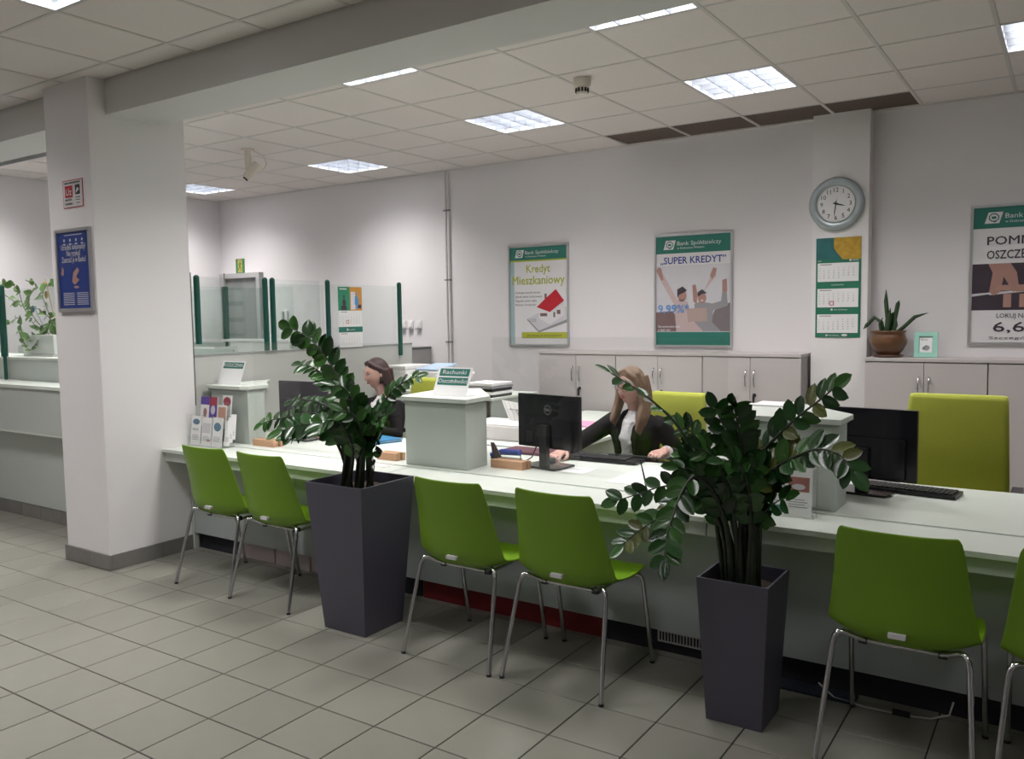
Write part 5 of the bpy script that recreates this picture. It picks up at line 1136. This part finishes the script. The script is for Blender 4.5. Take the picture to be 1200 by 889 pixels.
    if glasses_m:
        q = MB()
        for s in (-1, 1):
            q.tube([(s*.031+.0225*math.cos(2*PI*i/20), -.099+abs(math.cos(2*PI*i/20))*.002+(.006 if s*math.cos(2*PI*i/20) > .5 else 0), .008+.0175*math.sin(2*PI*i/20)) for i in range(21)], .0018 if glasses_m is BLACK else .0010, 6, False)
            q.tube([(s*.053, -.092, .012), (s*.074, -.05, .012), (s*.079, .005, .010)], .0018 if glasses_m is BLACK else .0011, 6)
        q.tube([(-.0085, -.101, .010), (0, -.104, .013), (.0085, -.101, .010)], .0018 if glasses_m is BLACK else .001, 6)
        g = hd(q, 'glasses', glasses_m); l = MB()
        for s in (-1, 1): l.add([HM_ @ V((s*.031+.021*math.cos(2*PI*i/16), -.0975, .008+.016*math.sin(2*PI*i/16))) for i in range(16)], [tuple(range(16))])
        l.build('lenses', POLYG, g)
    h = MB(); head_mb(h, HM_, hair=1)
    hair(h, HM_, hc); remesh(h, 'hair', hairm, t, .0055, 3)
    return t
def hair_b(h, M, hc):
    for s in (-1, 1):
        for k in range(5):
            o = .012*k; q = V((s*(.066+o*.3), -.010+o*1.4, .070))
            pts = [M @ q, M @ V((s*(.079+o*.25), -.014+o*1.45, .02)), M @ V((s*(.087+o*.2), -.018+o*1.5, -.04)), hc+V((s*(.090+o*.3), -.025+o*1.5, -.115)), hc+V((s*(.092+o*.3), -.070+o*1.5, -.19)), hc+V((s*(.090), -.098+o*1.2, -.245-.01*k+(.03 if s < 0 else -.02)))]
            h.tube(pts, [.010, .014, .019, .021, .019, .006], 10)
        h.tube([M @ V((0, -.040, .112)), M @ V((s*.034, -.056, .098)), M @ V((s*.060, -.042, .070)), M @ V((s*.076, -.020, .02))], [.012, .014, .016, .016], 10)
        h.tube([M @ V((s*.02, .0, .108)), M @ V((s*.055, .0, .085)), M @ V((s*.078, .01, .03)), M @ V((s*.086, .02, -.05))], [.016, .022, .020, .020], 12)
    h.tube([M @ V((0, .075, .02)), hc+V((0, .085, -.08)), hc+V((0, .095, -.20)), hc+V((0, .10, -.28))], [.06, .058, .055, .03], 16)
def hair_a(h, M, hc):
    for s in (-1, 1):
        h.tube([M @ V((0, -.050, .110)), M @ V((s*.035, -.052, .092)), M @ V((s*.060, -.030, .062)), M @ V((s*.070, .01, .035)), M @ V((s*.062, .05, .0))], [.012, .018, .020, .020, .02], 10)
        h.tube([M @ V((s*.066, .040, .03)), M @ V((s*.072, .045, -.04)), hc+V((s*.070, .05, -.11)), hc+V((s*.06, .075, -.17))], [.03, .032, .028, .012], 12)
    h.tube([M @ V((0, .075, .02)), M @ V((0, .072, -.06)), hc+V((0, .085, -.13)), hc+V((0, .09, -.19))], [.06, .058, .050, .025], 16)
clerk('woman with long blonde hair, glasses, black jacket and white blouse seated behind the counter', (-2.272, 4.80), -.10, (0, -.01, .005), -.16, .16, .08,
      {1: ((-2.56, 4.56, .80), (-2.525, 4.315, .788), (.10, -1, -.10), (0, -.1, -1)), -1: ((-2.00, 4.86, .70), (-1.995, 4.60, .785), (-.12, -1, -.02), (-.2, -.3, -1))},
      hair_b, HAIRB, BLACK, {1: .45, -1: 1.05}, .060)
clerk('woman with dark hair, thin glasses and black jacket seated behind the left counter', (-4.45, 4.86), -.20, (0, -.01, .02), -.22, .20, .0,
      {1: ((-4.66, 4.66, .74), (-4.60, 4.42, .790), (.25, -1, -.05), (0, 0, -1)), -1: ((-4.20, 4.72, .72), (-4.36, 4.50, .790), (-.5, -.9, -.05), (0, 0, -1))},
      hair_a, HAIRD, mat('glasses_metal', (.5, .4, .35), .3, 1), {1: .4, -1: .5}, .050)
